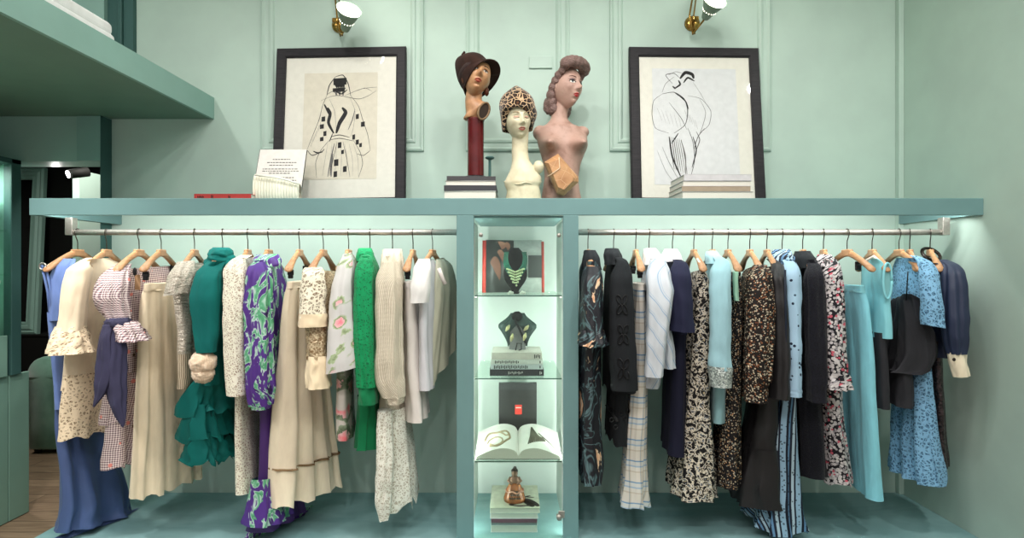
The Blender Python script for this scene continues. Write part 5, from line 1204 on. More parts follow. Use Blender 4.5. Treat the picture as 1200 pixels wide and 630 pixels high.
loft_ell(nk, [sec3(650, 669, 120, .02, .045), sec3(647, 666, 131, .022, .045), sec3(645, 666, 139, .022, .048), sec3(640, 672, 145, .02, .056), sec3(630, 684, 150, .015, .066), sec3(627, 688, 156, .01, .072), sec3(629, 688, 163, .005, .078), sec3(631, 687, 172, 0, .08), sec3(634, 684, 182, 0, .076), sec3(637, 680, 194, 0, .07), sec3(638, 678, 208, 0, .068), sec3(636, 679, 222, 0, .07), sec3(634, 682, 236, 0, .074), sec3(634, 682, 241.5, 0, .074)], 60, bumps)
for v in nk.v: v.z = max(v.z, Z)
nk.sphere(P(681, 155, D3 + .01), (.048, .044, .036), 20, 12).sphere(P(633, 156, D3 + .02), (.044, .044, .046), 20, 12)
hd = t.part('torso', mb.join(nk), s_brn, mods=remesh(.003, 8))
face_parts(t, None, M3, S, k_red, plain('torso_brow', (92, 64, 54), .5), plain('grey_iris', (70, 74, 76), .3), k_dark, .002)
m_hair = NT('moulded_mauve_brown_hair'); _h = m_hair.noise(m_hair.obj((20, 20, 70)), 3, 4, 1); m_hair.bump(_h, .5, .01); m_hair = m_hair.fin(m_hair.ramp(_h, [(.3, (84, 62, 58)), (.7, (150, 122, 114))]), .45, .4)
hb = MB()
def cap(u, v):
    a = 2 * PI * u; th = PI * (.04 + .62 * v); d = Vector((math.sin(th) * math.cos(a), math.sin(th) * math.sin(a), math.cos(th)))
    p = Vector((d.x * .075, d.y * .098 + .008, d.z * .118 + .004))
    if p.y < 0: lim = .062 + .01 * math.cos(a * 2); p.z = max(p.z, lim if p.y < -.03 else lim * (-p.y / .03) + (-.07) * (1 + p.y / .03))
    return p
hb.grid(cap, 48, 24)
for k in range(9):     # victory roll above the forehead
    a = PI * (.02 + .96 * k / 8); hb.sphere((-.066 * math.cos(a), -.058 - .030 * math.sin(a), .088 + .016 * math.sin(a)), (.028, .032, .030), 16, 10, .12)
for e in (-1, 1):
    for (y, z, r) in ((-.035, .062, .022), (-.012, .046, .024), (.012, .022, .024), (.03, -.006, .026), (.045, -.04, .030), (.052, -.075, .034), (.05, -.108, .032)):
        hb.sphere((e * (.066 - .25 * max(0, -.02 - z)), y, z), (r * .8, r, r), 14, 9, .2)
for k in range(7): hb.sphere((-.05 + .1 * k / 6, .075 + .012 * math.sin(PI * k / 6), -.085 + .012 * (k % 2)), (.028, .03, .046), 14, 9, .2)
t.part('moulded_hair', hb.xf(M3), m_hair, None, mods=remesh(.004, 2)); t.done()
# --- angular clutch leaning on the torso
m_bag = NT('tan_marbled_leather'); _b = m_bag.vor(m_bag.obj(), 18, 'DISTANCE_TO_EDGE'); m_bag.bump(m_bag.noise(m_bag.obj(), 120, 3), .15, .004)
m_bag = m_bag.fin(m_bag.mix(m_bag.thr(_b, .004, .02), (216, 178, 138), m_bag.ramp(m_bag.noise(m_bag.obj(), 12, 5), [(.3, (168, 118, 78)), (.7, (208, 160, 114))])), .35, .45)
t = Thing('facet_clutch', 'tan marbled angular clutch bag propped against the rose brown torso', 'bag', P(660, 236, 2.98))
D4 = 2.99; fr_ = [(637.5, 190), (654, 180), (677.5, 207), (678, 213), (661, 228.5), (653, 226)]; mid_ = [(643, 191), (656, 186), (672, 208), (671, 212), (661, 222), (654, 219)]
front = [P(x, y, D4 - .035) for x, y in mid_]; rim = [P(x, y, D4) for x, y in fr_]; back = [p + Vector((.0, .05, .0)) for p in rim]
dz_ = Z + .002 - min(p.z for p in front + rim + back)
mb = MB(); vs = front + rim + back; n6 = 6; fs = [list(range(6))[::-1]] + [(k, (k + 1) % 6, 6 + (k + 1) % 6, 6 + k) for k in range(6)] + [(6 + k, 6 + (k + 1) % 6, 12 + (k + 1) % 6, 12 + k) for k in range(6)] + [list(range(12, 18))]
vs = [p + Vector((0, 0, 0)) for p in vs]
t.part('bag_body', mb.add(vs, fs, smooth=False), m_bag)
t.part('flap_fold', MB().tube([P(641, 207, D4 - .028), P(646, 204, D4 - .042), P(656, 197, D4 - .040), P(655, 184, D4 - .036)], .0025, 6), plain('pale_flap_edge', (232, 206, 174), .5)); t.done()
# ---------------------------------------------------------------- sconces
m_brass = plain('aged_brass', (176, 138, 74), .25, 1, .5, .1); m_shade = plain('green_enamel_shade', (118, 140, 122), .4, 0, .4)
m_bulb = NT('glowing_shade_lining').fin((255, 250, 240), .5, .3, emit=(255, 244, 222), es=9)
def sconce(label, base, mouth, tip, power, lean_=0):
    """base: centre of the wall plate; the cone opens from tip to mouth"""
    Dw = DW; bp = P(base[0], base[1], Dw); D = Dw - .17
    t = Thing('wall_sconce', label, 'wall lamp', bp)
    t.part('wall_plate', MB().lathe([(.002, .030), (.030, .026), (.046, .014), (.050, .0)], (0, 0, 0), 28).xf(Matrix.Translation(bp) @ Matrix.Rotation(PI / 2, 4, 'X')), m_brass)
    e = P(tip[0], tip[1], D); low = P(base[0] + 1, base[1] + 12, Dw - .06)
    t.part('arm', MB().tube([bp + Vector((0, -.02, .0)), bp + Vector((.0, -.045, -.03)), low, low + Vector((.006, -.03, .01)), P(tip[0] - 4, tip[1] + 6, D + .03), e], .006, 10), m_brass)
    t.part('upright_rod', MB().tube([low, P(base[0] - 3, base[1] - 10, Dw - .05), P(base[0] - 3 - lean_, base[1] - 40, Dw - .04)], .0055, 10).tube([low + Vector((.012, 0, 0)), P(base[0] + 2, base[1] - 10, Dw - .05), P(base[0] + 1 - lean_, base[1] - 40, Dw - .04)], .0045, 10), m_brass)
    t.part('spring_collar', MB().box(bp.x - .022, bp.x + .016, bp.y - .085, bp.y - .055, bp.z - .015, bp.z + .012, .006), m_brass)
    m = P(mouth[0], mouth[1], D - .10); ax = (m - e).normalized(); R = ax.to_track_quat('Z', 'Y').to_matrix().to_4x4(); R.translation = e; L = (m - e).length
    pr = [(.022, -.008), (.026, 0), (.034, L * .25), (.048, L * .55), (.064, L * .85), (.074, L), (.071, L), (.060, L * .85), (.044, L * .55), (.030, L * .25), (.004, L * .2)]
    sh = t.part('lamp_shade', MB().lathe(pr, (0, 0, 0), 36, False).xf(R), m_shade)
    t.part('glowing_lining', MB().lathe([(.066, L * .93), (.050, L * .98), (.024, L * 1.03), (.003, L * 1.05)], (0, 0, 0), 28).xf(R), m_bulb, sh)
    ho = MB()
    for k in range(16):
        a = 2 * PI * k / 16; ho.sphere((.0415 * math.cos(a), .0415 * math.sin(a), L * .42), .0028, 6, 4)
    t.part('perforations', ho.xf(R), m_bulb, sh); t.done()
    point('sconce_bulb', m + ax * .05, power, .05, (1, .95, .86))
sconce('brass wall sconce with lit conical shade above the left drawing', (398, 30), (409, 11), (404.5, 34), 3.2, 3)
sconce('brass wall sconce with lit conical shade above the right drawing', (811, 28), (838, 0), (827, 20), 3.2, -5)

# ---------------------------------------------------------------- in the display niche
zg = [PZ(g, DG) + .0042 for g in GY]
def up(name, label, xl, xr, yt, d0, zbase, tilt=.12, th=.02):
    H = PZ(yt, d0 + tilt) - zbase; return H
# open magazine standing at the back of the top glass shelf
D = 3.12; zb0 = zg[0]; H = PZ(281, D + .05) - zb0; x0, xm, x1 = PX(565, D), PX(602, D + .04), PX(638, D)
t = Thing('open_magazine', 'open fashion magazine with red edges standing behind the green necklace', 'book', ((x0 + x1) / 2, D, zb0))
a = math.atan2(.05, H)
def page(xa_, xb_, ya, yb, c, z0, z1, y_off, mat, name, par=None, lab=None):
    f = lambda s, z: Vector((xa_ + (xb_ - xa_) * s, ya + (yb - ya) * s + .05 * (z / H) + y_off, zb0 + z))
    mb = MB().grid(lambda u, v: f(u, z0 + (z1 - z0) * v), 2, 2); return t.part(name, mb, mat, par, lab, mods=solid(.004))
p1 = page(x0 + .02, xm, D, D + .05, 0, 0, H, 0, plain('dark_photo_page', (62, 64, 62), .3), 'left_page'); p2 = page(xm, x1 - .012, D + .05, D + .02, 0, 0, H, 0, plain('grey_white_page', (178, 184, 178), .35), 'right_page')
page(x0, x0 + .022, D + .004, D + .0, 0, 0, H * .99, 0, plain('red_cover_edge', (206, 70, 60), .4), 'red_cover_edge'); page(x1 - .014, x1, D + .02, D + .012, 0, 0, H * .97, 0, plain('red_cover_edge_right', (206, 84, 74), .4), 'red_cover_edge')
fig = MB(); yq = D - .0
def blob(px, py, rx, ry, d): c = P(px, py, d); return c, rx * d / F, ry * d / F
mm = plain('sepia_print', (116, 78, 62), .4)
def flat_ell(mb, px, py, rx, ry, off):
    d = D + .02 + off; c = P(px, py, d); n = 20
    zz = c.z - zb0; yy = D + (.05) * min(1, max(0, (c.x - x0) / (xm - x0))) + .05 * zz / H - .006
    mb.add([Vector((c.x + rx * d / F * math.cos(2 * PI * k / n), yy, c.z + ry * d / F * math.sin(2 * PI * k / n))) for k in range(n)], [list(range(n))])
flat_ell(fig, 586, 287, 7, 5, 0); flat_ell(fig, 594, 288, 4, 5, 0); flat_ell(fig, 580, 318, 7, 18, 0); flat_ell(fig, 586, 300, 5, 8, 0)
t.part('printed_figure', fig, mm, p1)
ph = MB(); c0, c1 = P(619, 299, D + .02), P(635, 325, D + .02); ph.box(c0.x, c1.x, D + .030, D + .036, c1.z, c0.z); t.part('printed_photo', ph, plain('dark_print_block', (56, 60, 58), .4), p2); t.done()
# necklace form: black bust card with green bead strands and pale pendant
def ell_prism(prof, y0, y1, mat_mb):
    n = len(prof); mat_mb.add([Vector((p.x, y0, p.z)) for p in prof] + [Vector((p.x, y1, p.z)) for p in prof], [list(range(n))[::-1], list(range(n, 2 * n))] + [(k, (k + 1) % n, n + (k + 1) % n, n + k) for k in range(n)], smooth=False); return mat_mb
D = 2.98; m_vel = plain('black_velvet', (26, 28, 28), .95, 0, .1); m_gbead = plain('green_glass_beads', (24, 104, 84), .2, 0, .6); m_pbead = plain('pale_green_stones', (206, 216, 170), .25, 0, .6)
t = Thing('necklace_bust', 'black velvet neck form on the top glass shelf', 'jewellery stand', (PX(604, D), D, zg[0]))
zc = PZ(320, D)
def form(u, v):
    a = 2 * PI * u; py = 290 + 53 * v; w_ = [4, 9, 9, 10, 12, 13.5, 14, 13, 10, 6, 3]; k = min(int(v * 10), 9); f_ = v * 10 - k; w_ = (w_[k] * (1 - f_) + w_[k + 1] * f_) * D / F
    return Vector((PX(604, D) + w_ * math.cos(a), D + .03 + .55 * w_ * math.sin(a) + .01 * v, PZ(py, D)))
t.part('neck_form', MB().grid(form, 36, 24), m_vel)
t.part('foot', MB().lathe([(.045, 0), (.045, .006), (.012, .012), (.012, .04)], (PX(604, D), D + .035, zg[0]), 24), m_vel); t.done()
t = Thing('bead_necklace', 'green bead necklace with pale stone bib on the black neck form', 'necklace', P(604, 315, D))
for k in range(4):
    st = MB()
    for e in (-1, 1):
        for q in range(15):
            s = q / 14; px = 604 + e * (8.5 + k * 1.3 + 3.0 * math.sin(s * 2.0) - s ** 2.2 * (9 + k * .4)); py = 296 + s * (22 + k * 2.4)
            st.sphere(P(px, py, D - .025 - .022 * math.sin(s * 2)), .0052, 8, 5)
    t.part('bead_strand', st, m_gbead, label='strand of green beads')
bb = MB()
for r in range(6):
    n = 5 - r
    for k in range(max(1, n + 1)):
        for e in ((-1, 1) if r < 5 else (1,)):
            bb.sphere(P(604 + e * (1.2 + (k) * 1.7), 315 + r * 3.2 + (5 - k) * .55 * 1.2, D - .05), .0060, 8, 5)
t.part('stone_bib', bb, m_pbead, label='bib of pale green stones')
t.done()
t = Thing('earrings', 'pair of small white stone clips at the foot of the black neck form', 'earrings', P(603, 343, D - .06))
for px in (598, 612):
    t.part('clip_earring', MB().sphere(P(px, 342.5, 2.89) , .010, 10, 7).sphere(P(px + 2.4, 343, 2.89), .008, 8, 6).sphere(P(px - 2.2, 343.6, 2.89), .007, 8, 6), plain('white_stones', (216, 218, 206), .3, 0, .6))
t.done()
# second shelf: books with scarf-draped bust
z = zg[1]; D = 2.95; zz0 = z
specs = ((.295, .035, (38, 38, 42), 'black book at the bottom of the stack under the grey bust', 'front', [(.34, .62, 9, .35), (.92, .97, 2, .4)]),
         (.285, .028, (206, 212, 214), 'white book with dark lettering just above the black book', 'front', [(.06, .72, 20, .6), (.93, .97, 1, .4)]),
         (.285, .026, (222, 222, 216), 'white book with fine lettering second from the top', 'front', [(.08, .55, 14, .5), (.93, .97, 1, .4)]),
         (.275, .036, (214, 206, 196), 'pale book with red spine stripe on top under the grey bust', 'front', [(.84, .97, 4, .5)]))
for w_, h_, col, lb, sp, mk in specs:
    book('fashion_book', lb, PX(605.5, D), D + .05, z, w_, .24, h_, col, 0, 'books under the grey bust', sp, mk); z += h_
m_form = plain('grey_linen_form', (112, 112, 112), .8)
D = 2.98
def form2(u, v):
    a = 2 * PI * u; w_ = [6, 9, 14, 20.5, 21, 18, 15, 12.5, 10.5, 9.5, 10]; k = min(int(v * 10), 9); f_ = v * 10 - k; w_ = (w_[k] * (1 - f_) + w_[k + 1] * f_) * D / F
    zt_ = PZ(367, D); zb2 = z
    return Vector((PX(606.5, D) + w_ * math.cos(a), D + .03 + .5 * w_ * math.sin(a), zt_ + (zb2 - zt_) * v))
t = Thing('scarf_bust', 'grey neck form draped with green scarf and gold leaves on the book stack', 'jewellery stand', (PX(606.5, D), D + .03, z))
mb = MB().grid(form2, 40, 26); t.part('neck_form', mb, m_form)
m_sc = plain('dark_green_silk', (26, 48, 44), .5)
def scarf(u, v):
    a = PI + PI * u; vm = .30 + .62 * abs(math.cos(a)) ** 1.3; p = form2(a / (2 * PI), v * vm); c_ = Vector((PX(606.5, D), D + .03, p.z))
    return p + (p - c_).normalized() * (.005 + .004 * math.sin(u * 40 + v * 6))
t.part('scarf', MB().grid(scarf, 48, 20), m_sc, mods=solid(.003))
t.part('scarf_knot', MB().sphere(P(606, 370, D - .012), (.030, .03, .026), 16, 10, .15), m_vel)
t.part('diagonal_band', ribbon([P(603, 373, D - .035), P(609, 386, D - .030), P(616, 402, D - .012)], .012), m_vel)
m_gl = plain('gold_leaf_clip', (214, 202, 150), .3, .3, .6)
for (px, py, a0) in ((595, 384, .9), (600, 395, 1.3), (617, 384, -.7), (615, 394, -1.2)):
    t.part('leaf_clip', MB().tube([P(px - 4 * math.cos(a0), py + 5 * abs(math.sin(a0)), D - .022), P(px, py, D - .028), P(px + 3.4 * math.cos(a0), py - 4.5 * abs(math.sin(a0)), D - .022)], [.004, .011, .004], 10), m_gl)
t.part('bead_trim', MB().tube([P(604, 411, D - .012), P(606, 402, D - .02), P(611, 402, D - .02), P(611, 409, D - .016), P(605, 412, D - .012)], .0035, 6), m_vel)
t.done()
# third shelf: black box with red label, open book
z = zg[2]; D = 3.18; x0, x1 = PX(584.5, D), PX(629, D); zt_ = PZ(449, D)
t = Thing('black_box_book', 'upright black slipcase book with small red label behind the open book', 'book', ((x0 + x1) / 2, D, z))
t.part('slipcase', MB().box(x0, x1, D, D + .04, z, zt_, .002), plain('matt_black_board', (44, 46, 46), .45, 0, .4))
c0, c1 = P(603.5, 474, D), P(611.5, 485, D); t.part('red_label', MB().box(c0.x, c1.x, D - .0015, D + .001, c1.z, c0.z), plain('red_label', (222, 66, 56), .5))
t.part('label_line', MB().box(c0.x + .004, c1.x - .004, D - .0022, D - .001, c0.z - .020, c0.z - .014), m_paper); t.done()
D = 2.86
t = Thing('open_book', 'large open art book showing jewellery pictures on the third glass shelf', 'book', (PX(607, D), 2.98, z))
xw = .232
def leaf(e):
    def f(u, v):
        x = e * u * xw; yy = 2.845 + .26 * v; hgt = .012 + .048 * math.sin(PI * min(1, u * 1.02)) ** .8 * (1 - .55 * u) + .020 * (1 - u)
        if u < .06: hgt *= .55 + .45 * u / .06
        return Vector((PX(607.5, D) + x, yy, z + hgt + .10 * (v - .0) * .55))
    return f
for e in (-1, 1):
    f = leaf(e); blk = MB(); g1 = MB().grid(f, 20, 8)
    pg = t.part('page', g1, m_paper)
    side = MB(); top = [f(k / 20, 0) for k in range(21)]; bot = [Vector((p.x, p.y, z + .004)) for p in top]
    side.add(top + bot, [(k, k + 1, 22 + k, 21 + k) for k in range(20)], smooth=False)
    tb = [f(k / 20, 1) for k in range(21)]; side.add([f(1, k / 8) for k in range(9)] + [Vector((f(1, k / 8).x, f(1, k / 8).y, z + .004)) for k in range(9)], [(k, k + 1, 10 + k, 9 + k) for k in range(8)], smooth=False)
    t.part('page_block', side, m_page)
    pic = MB(); mcol = plain('printed_picture_' + ('left' if e < 0 else 'right'), (150, 132, 104) if e < 0 else (88, 86, 74), .6)
    on = lambda u, v: f(u, v) + Vector((0, -.0006, .0018))
    if e < 0:
        pts = [on(.5 + .3 * math.cos(a), .45 + .26 * math.sin(a) * (1 + .3 * math.sin(3 * a))) for a in [k * PI / 16 for k in range(28)]]; pic.tube(pts, .006, 6)
        pts = [on(.55 + .18 * math.cos(a), .3 + .16 * math.sin(a)) for a in [k * PI / 12 for k in range(22)]]; pic.tube(pts, .004, 6)
        pic.tube([on(.2, .55), on(.3, .5), on(.42, .62)], .005, 6)
    else:
        for k in range(9): pic.tube([on(.24 + .05 * k, .18 + .02 * k), on(.30 + .035 * k, .45), on(.34 + .02 * k, .82 - .05 * k)], .005, 6)
        pic.tube([on(.5, .6), on(.7, .4), on(.9, .2)], .003, 6)
    t.part('printed_picture', pic, mcol, pg)
t.part('cover', MB().box(PX(607.5, D) - xw - .003, PX(607.5, D) + xw + .003, 2.84, 3.11, z, z + .004, .001), plain('grey_cover', (120, 122, 118), .6)); t.done()
# bottom: books with an amber perfume bottle
D = 2.87; z = .002
for w_, h_, col, lb, sp in ((.255, .040, (218, 220, 222), 'white book at the bottom of the stack on the niche floor', 'side'), (.250, .012, (120, 126, 126), 'thin grey book second from the bottom on the niche floor', 'front'), (.25, .022, (112, 60, 76), 'plum book in the middle of the stack on the niche floor', 'front'), (.262, .030, (214, 214, 220), 'pale book second from the top on the niche floor', 'side')):
    book('craft_book', lb, PX(602.5, D), D + .13, z, w_, .26, h_, col, 0, 'books on the niche floor', sp); z += h_
m_cov = (206, 208, 188)
t = Thing('cover_book', 'large cream book with dark brush mark on top beneath the perfume bottle', 'book', (PX(603, D), D + .14, z), 'books on the niche floor')
xc0 = PX(603.5, D); w_ = .272
t.part('cover', MB().box(xc0 - w_ / 2, xc0 + w_ / 2, D + .0, D + .30, z + .026, z + .029, .001).box(xc0 - w_ / 2, xc0 + w_ / 2, D, D + .30, z, z + .003, .001), plain('cream_printed_cover', m_cov, .5))
t.part('pages', MB().box(xc0 - w_ / 2 + .003, xc0 + w_ / 2 - .003, D + .003, D + .295, z + .003, z + .026), m_page)
br_ = MB(); zt2 = z + .0297
for (pts, wd_) in (([(-.03, .035), (.02, .075), (.06, .095), (.10, .06), (.130, .02)], .050), ([(.05, .09), (.08, .05), (.10, .012)], .04), ([(.09, .155), (.06, .14), (.11, .13)], .014), ([(-.03, .032), (.03, .022), (.09, .03)], .016)):
    q = interp([list(p) for p in pts], 20); vs = []
    for i, p in enumerate(q):
        a_, b_ = q[max(0, i - 1)], q[min(20, i + 1)]; tx, ty = b_[0] - a_[0], b_[1] - a_[1]; l = math.hypot(tx, ty); ww = wd_ / 2 * math.sin(PI * (i + 1) / 22) ** .6
        vs += [Vector((xc0 + p[0] - ty / l * ww, D + p[1] + tx / l * ww, zt2)), Vector((xc0 + p[0] + ty / l * ww, max(D + .002, D + p[1] - tx / l * ww), zt2))]
    br_.add(vs, [(2 * i, 2 * i + 1, 2 * i + 3, 2 * i + 2) for i in range(20)], smooth=False)
t.part('brush_mark', br_, m_ink, 0); t.done(); z += .0300
m_amber = plain('amber_glass', (150, 84, 44), .12, 0, .7, .2, 20); m_ag = plain('dark_amber_jewels', (90, 72, 62), .15, .4, .7)
bx, by = PX(603, D + .08), D + .085
t = Thing('perfume_bottle', 'ornate amber bottle with jewelled figure stopper on the cream book', 'bottle', (bx, by, z))
hB = PZ(565, by) - z
t.part('bottle_body', MB().lathe([(.050, 0), (.060, .004), (.061, .02), (.056, hB * .35), (.047, hB * .62), (.036, hB * .85), (.026, hB * .97), (.020, hB)], (bx, by, z), 36, True, 1, .8), m_amber)
je = MB()
for r in range(3):
    for k in range(5 - r): je.sphere((bx + (k - (4 - r) / 2) * .013, by - .046 + .006 * r, z + .032 + r * .016), .0068, 8, 6)
t.part('jewels', je, m_ag)
t.part('ruffle_band', MB().tube([(bx + .050 * math.cos(a), by + .040 * math.sin(a), z + hB * .6 + .005 * math.sin(6 * a)) for a in [k * PI / 18 for k in range(37)]], .004, 8), plain('pale_pink_enamel', (222, 160, 140), .3))
fg = MB().sphere((bx, by, z + hB + .014), (.027, .019, .028), 16, 10).sphere((bx, by - .002, z + hB + .052), (.018, .017, .021), 16, 10)
for e in (-1, 1): fg.tube([(bx + e * .022, by, z + hB + .030), (bx + e * .036, by - .004, z + hB + .012), (bx + e * .014, by - .018, z + hB - .004)], [.008, .0075, .006], 8)
st = t.part('figure_stopper', fg, plain('stopper_bronze', (140, 104, 86), .3, .3, .6)); t.part('stopper_hair', MB().sphere((bx, by + .004, z + hB + .064), (.020, .018, .015), 14, 9, .2).sphere((bx + .002, by, z + hB + .081), (.010, .010, .010), 10, 7), plain('stopper_dark_hair', (44, 38, 36), .4), st); t.done()

# ---------------------------------------------------------------- left: cabinets, sofa, back room
m_ctr = paint('counter_green_paint', (128, 166, 150), .5, .03, .03)
X0 = -3.08
t = Thing('counter_cabinet', 'dark green painted counter cabinet at the left edge', 'cabinet', (X0 - .3, 3.0, FLOOR))
ztc = PZ(435, 3.36)
t.part('carcass', MB().box(X0 - .7, X0 - .02, 2.3, 3.37, FLOOR, ztc - .01, .004), m_ctr)
t.part('side_panel', MB().box(X0 - .02, X0, 3.24, 3.375, FLOOR + .004, ztc, .003), m_ctr); t.part('side_panel', MB().box(X0 - .02, X0, 2.3, 3.235, FLOOR + .004, ztc, .003), m_ctr); t.done()
XV = -3.06; zt_ = PZ(188, 3.3)
t = Thing('display_cabinet', 'green framed glass cabinet standing on the counter at the left edge', 'cabinet', (XV - .3, 3.0, ztc))
zc0 = ztc
t.part('post', MB().box(XV - .05, XV, 3.235, 3.30, zc0, zt_, .003), m_dteal); t.part('top_rail', MB().box(XV - .5, XV, 2.3, 3.30, zt_ - .03, zt_, .003), m_dteal)
t.part('base_panel', MB().box(XV - .5, XV, 2.3, 3.21, zc0, PZ(393, 3.2), .003), m_ctr)
t.part('back_panel', MB().box(XV - .5, XV - .42, 2.3, 3.30, zc0, zt_ - .03), paint('cabinet_inner_mint', (150, 190, 174), .5, .02))
t.part('end_panel', MB().box(XV - .42, XV - .05, 3.27, 3.30, zc0, zt_ - .03), paint('cabinet_end_mint', (120, 164, 150), .5, .02))
for zz in (PZ(322, 3.2), PZ(270, 3.2)): t.part('glass_shelf', MB().box(XV - .42, XV - .02, 2.35, 3.25, zz - .004, zz + .004), m_glass)
t.part('cabinet_fill_light', MB().box(XV - .40, XV - .06, 2.9, 2.93, zt_ - .038, zt_ - .03), m_led); t.part('glass_pane', MB().box(XV - .008, XV - .003, 2.3, 3.235, PZ(393, 3.2), zt_ - .03), m_glass); t.done()  # glowing strip under the top rail added to brighten the interior
c = Vector((XV - .16, 3.12, PZ(322, 3.2) + .0045)); Mq = Matrix.Translation(c) @ Matrix.Rotation(math.radians(12), 4, 'Y')
for k, (zz, hh, lb) in enumerate(((PZ(393, 3.2) + .001, .34, 'white card leaning inside the cabinet on its base panel'), (PZ(270, 3.2) + .005, .20, 'white card leaning inside the cabinet on the upper glass shelf'))):
    Mq = Matrix.Translation((XV - .15, 3.12, zz)) @ Matrix.Rotation(math.radians(14), 4, 'Y')
    t = Thing('white_card', lb, 'card', Mq.translation, 'cards in the glass cabinet')
    t.part('card', MB().box(-.012, 0, -.12, .12, .004, hh, .002).xf(Mq), m_paper); t.part('print', MB().box(.0, .001, -.09, .09, .05, hh - .04).xf(Mq), plain('pale_print_%d' % k, (170, 184, 172), .7)); t.done()
# sofa
m_vel2 = NT('sage_velvet'); m_vel2.bump(m_vel2.noise(m_vel2.obj(), 8, 4), .2, .02); m_vel2 = m_vel2.fin(m_vel2.ramp(m_vel2.noise(m_vel2.obj(), 5, 3), [(.3, (98, 140, 122)), (.7, (134, 176, 156))]), .85, .2, 0, .6)
D = 4.42; xa0, xa1 = PX(29, D), PX(72, D)
t = Thing('velvet_sofa', 'sage green velvet sofa with rolled arm in the dark back room', 'sofa', ((xa0 + xa1) / 2 + .5, D + .4, FLOOR))
za = PZ(418, D); zsf = PZ(528, D)
def rolled(mb, xl, xr, y0, y1):
    pr = []
    xm_ = (xl + xr) / 2; r = (xr - xl) / 2 * .92
    pts = [(xl + .03, zsf), (xr - .03, zsf), (xr - .03, za - .19)] + [(xm_ + r * math.cos(a), za - r + r * math.sin(a)) for a in [-.35 + k * (PI + .7) / 16 for k in range(17)]] + [(xl + .03, za - .19)]
    rings = [[Vector((xm_ + (x - xm_) * s, y, (z_ - (za - .3)) * s + za - .3)) for x, z_ in pts] for y, s in ((y0, .94), (y0 + .015, .985), (y0 + .04, 1), (y1, 1))]
    return mb.rings(rings, True, True)
t.part('arm', rolled(MB(), xa0, xa1, D, D + .85), m_vel2); t.part('arm', rolled(MB(), xa0 + 1.25, xa1 + 1.25, D, D + .85), m_vel2)
t.part('seat_cushion', MB().box(xa1 - .04, xa0 + 1.29, D + .03, D + .7, .10, .34, .06), m_vel2); t.part('base', MB().box(xa1 - .06, xa0 + 1.31, D + .06, D + .8, zsf, .10, .02), m_vel2)
t.part('backrest', MB().box(xa1 - .06, xa0 + 1.31, D + .62, D + .86, .10, .78, .08), m_vel2)
for px_, py_ in ((xa0 + .06, D + .06), (xa1 + 1.19, D + .06), (xa0 + .06, D + .78), (xa1 + 1.19, D + .78)):
    t.part('foot', MB().lathe([(.022, 0), (.03, zsf - FLOOR + .005)], (px_, py_, FLOOR), 14), plain('dark_sofa_foot', (40, 30, 24), .5))
t.done()
# sideboard and leaning moulded mirror
D = 5.32; zsb = PZ(392, 5.3)
t = Thing('sideboard', 'black sideboard behind the velvet sofa carrying the leaning mirror', 'sideboard', (-4.0 + .7, D, FLOOR))
t.part('carcass', MB().box(-5.68, -2.75, D, D + .26, FLOOR + .08, zsb - .02, .004), m_dark); t.part('top', MB().box(-5.69, -2.73, D - .012, D + .265, zsb - .02, zsb, .003), m_dark)
for xx in (-5.6, -2.8): t.part('leg', MB().box(xx - .02, xx + .02, D + .04, D + .08, FLOOR, FLOOR + .08), m_dark)
t.done()
def molded_mirror():
    d0 = D + .02
    zt3 = PZ(196, d0 + .1); xr_b, xr_t = PX(43, d0), PX(50, d0 + .1); w_ = .70; fw = .125
    sh = (xr_t - xr_b); Hh = zt3 - zsb
    t = Thing('leaning_mirror', 'tall mirror in moulded pale teal frame leaning on the black sideboard', 'mirror', (xr_b - w_ / 2, d0, zsb))
    tilt_ = math.atan2(.1, Hh); Mx = Matrix.Translation((xr_b - w_ / 2, d0, zsb)) @ Matrix.Rotation(-tilt_, 4, 'X') @ Matrix.Rotation(math.atan2(sh, Hh) * .35, 4, 'Y')
    prof = [(0, .04), (0, 0), (.02, -.012), (.035, -.004), (.055, -.018), (.08, -.018), (.095, -.004), (.11, -.008), (fw, .012)]; rings = []
    for cx_, cz_, sx_, sz_ in ((-w_ / 2, 0, 1, 1), (w_ / 2, 0, -1, 1), (w_ / 2, Hh, -1, -1), (-w_ / 2, Hh, 1, -1)): rings.append([Vector((cx_ + sx_ * p, q, cz_ + sz_ * p)) for p, q in prof])
    rings.append(rings[0]); t.part('frame', MB().rings(rings, False, False, closed=False, smooth=False).xf(Mx), paint('pale_teal_frame', (150, 186, 174), .45, .03))
    t.part('mirror_glass', MB().box(-w_ / 2 + fw - .005, w_ / 2 - fw + .005, .012, .02, fw - .005, Hh - fw + .005).xf(Mx), plain('mirror_silver', (180, 180, 176), .06, 1, .5, .02)); t.done()
molded_mirror()
# spotlight in the back room
c = P(80, 204, 3.75)
t = Thing('track_spotlight', 'black ceiling spotlight shining at the left of the rail', 'spotlight', c + Vector((.06, .05, .3)))
dv = Vector((.06, .10, .035)); lens = c
t.part('body', MB().tube([c, c + dv * .15, c + dv], [.028, .034, .034], 20), m_dark); t.part('lens', MB().tube([c - dv * .03, c + dv * .02], [.024, .024], 18), NT('spot_lens').fin((255, 255, 250), .3, .3, emit=(255, 252, 240), es=60))
t.part('stem', MB().tube([c + dv * .6, c + dv * .6 + Vector((0, 0, 2.55 - c.z - dv.z * .6))], .008, 10), m_dark); t.done()
point('spot_bulb', c - dv * .6, 2.5, .02, (1, .97, .92))
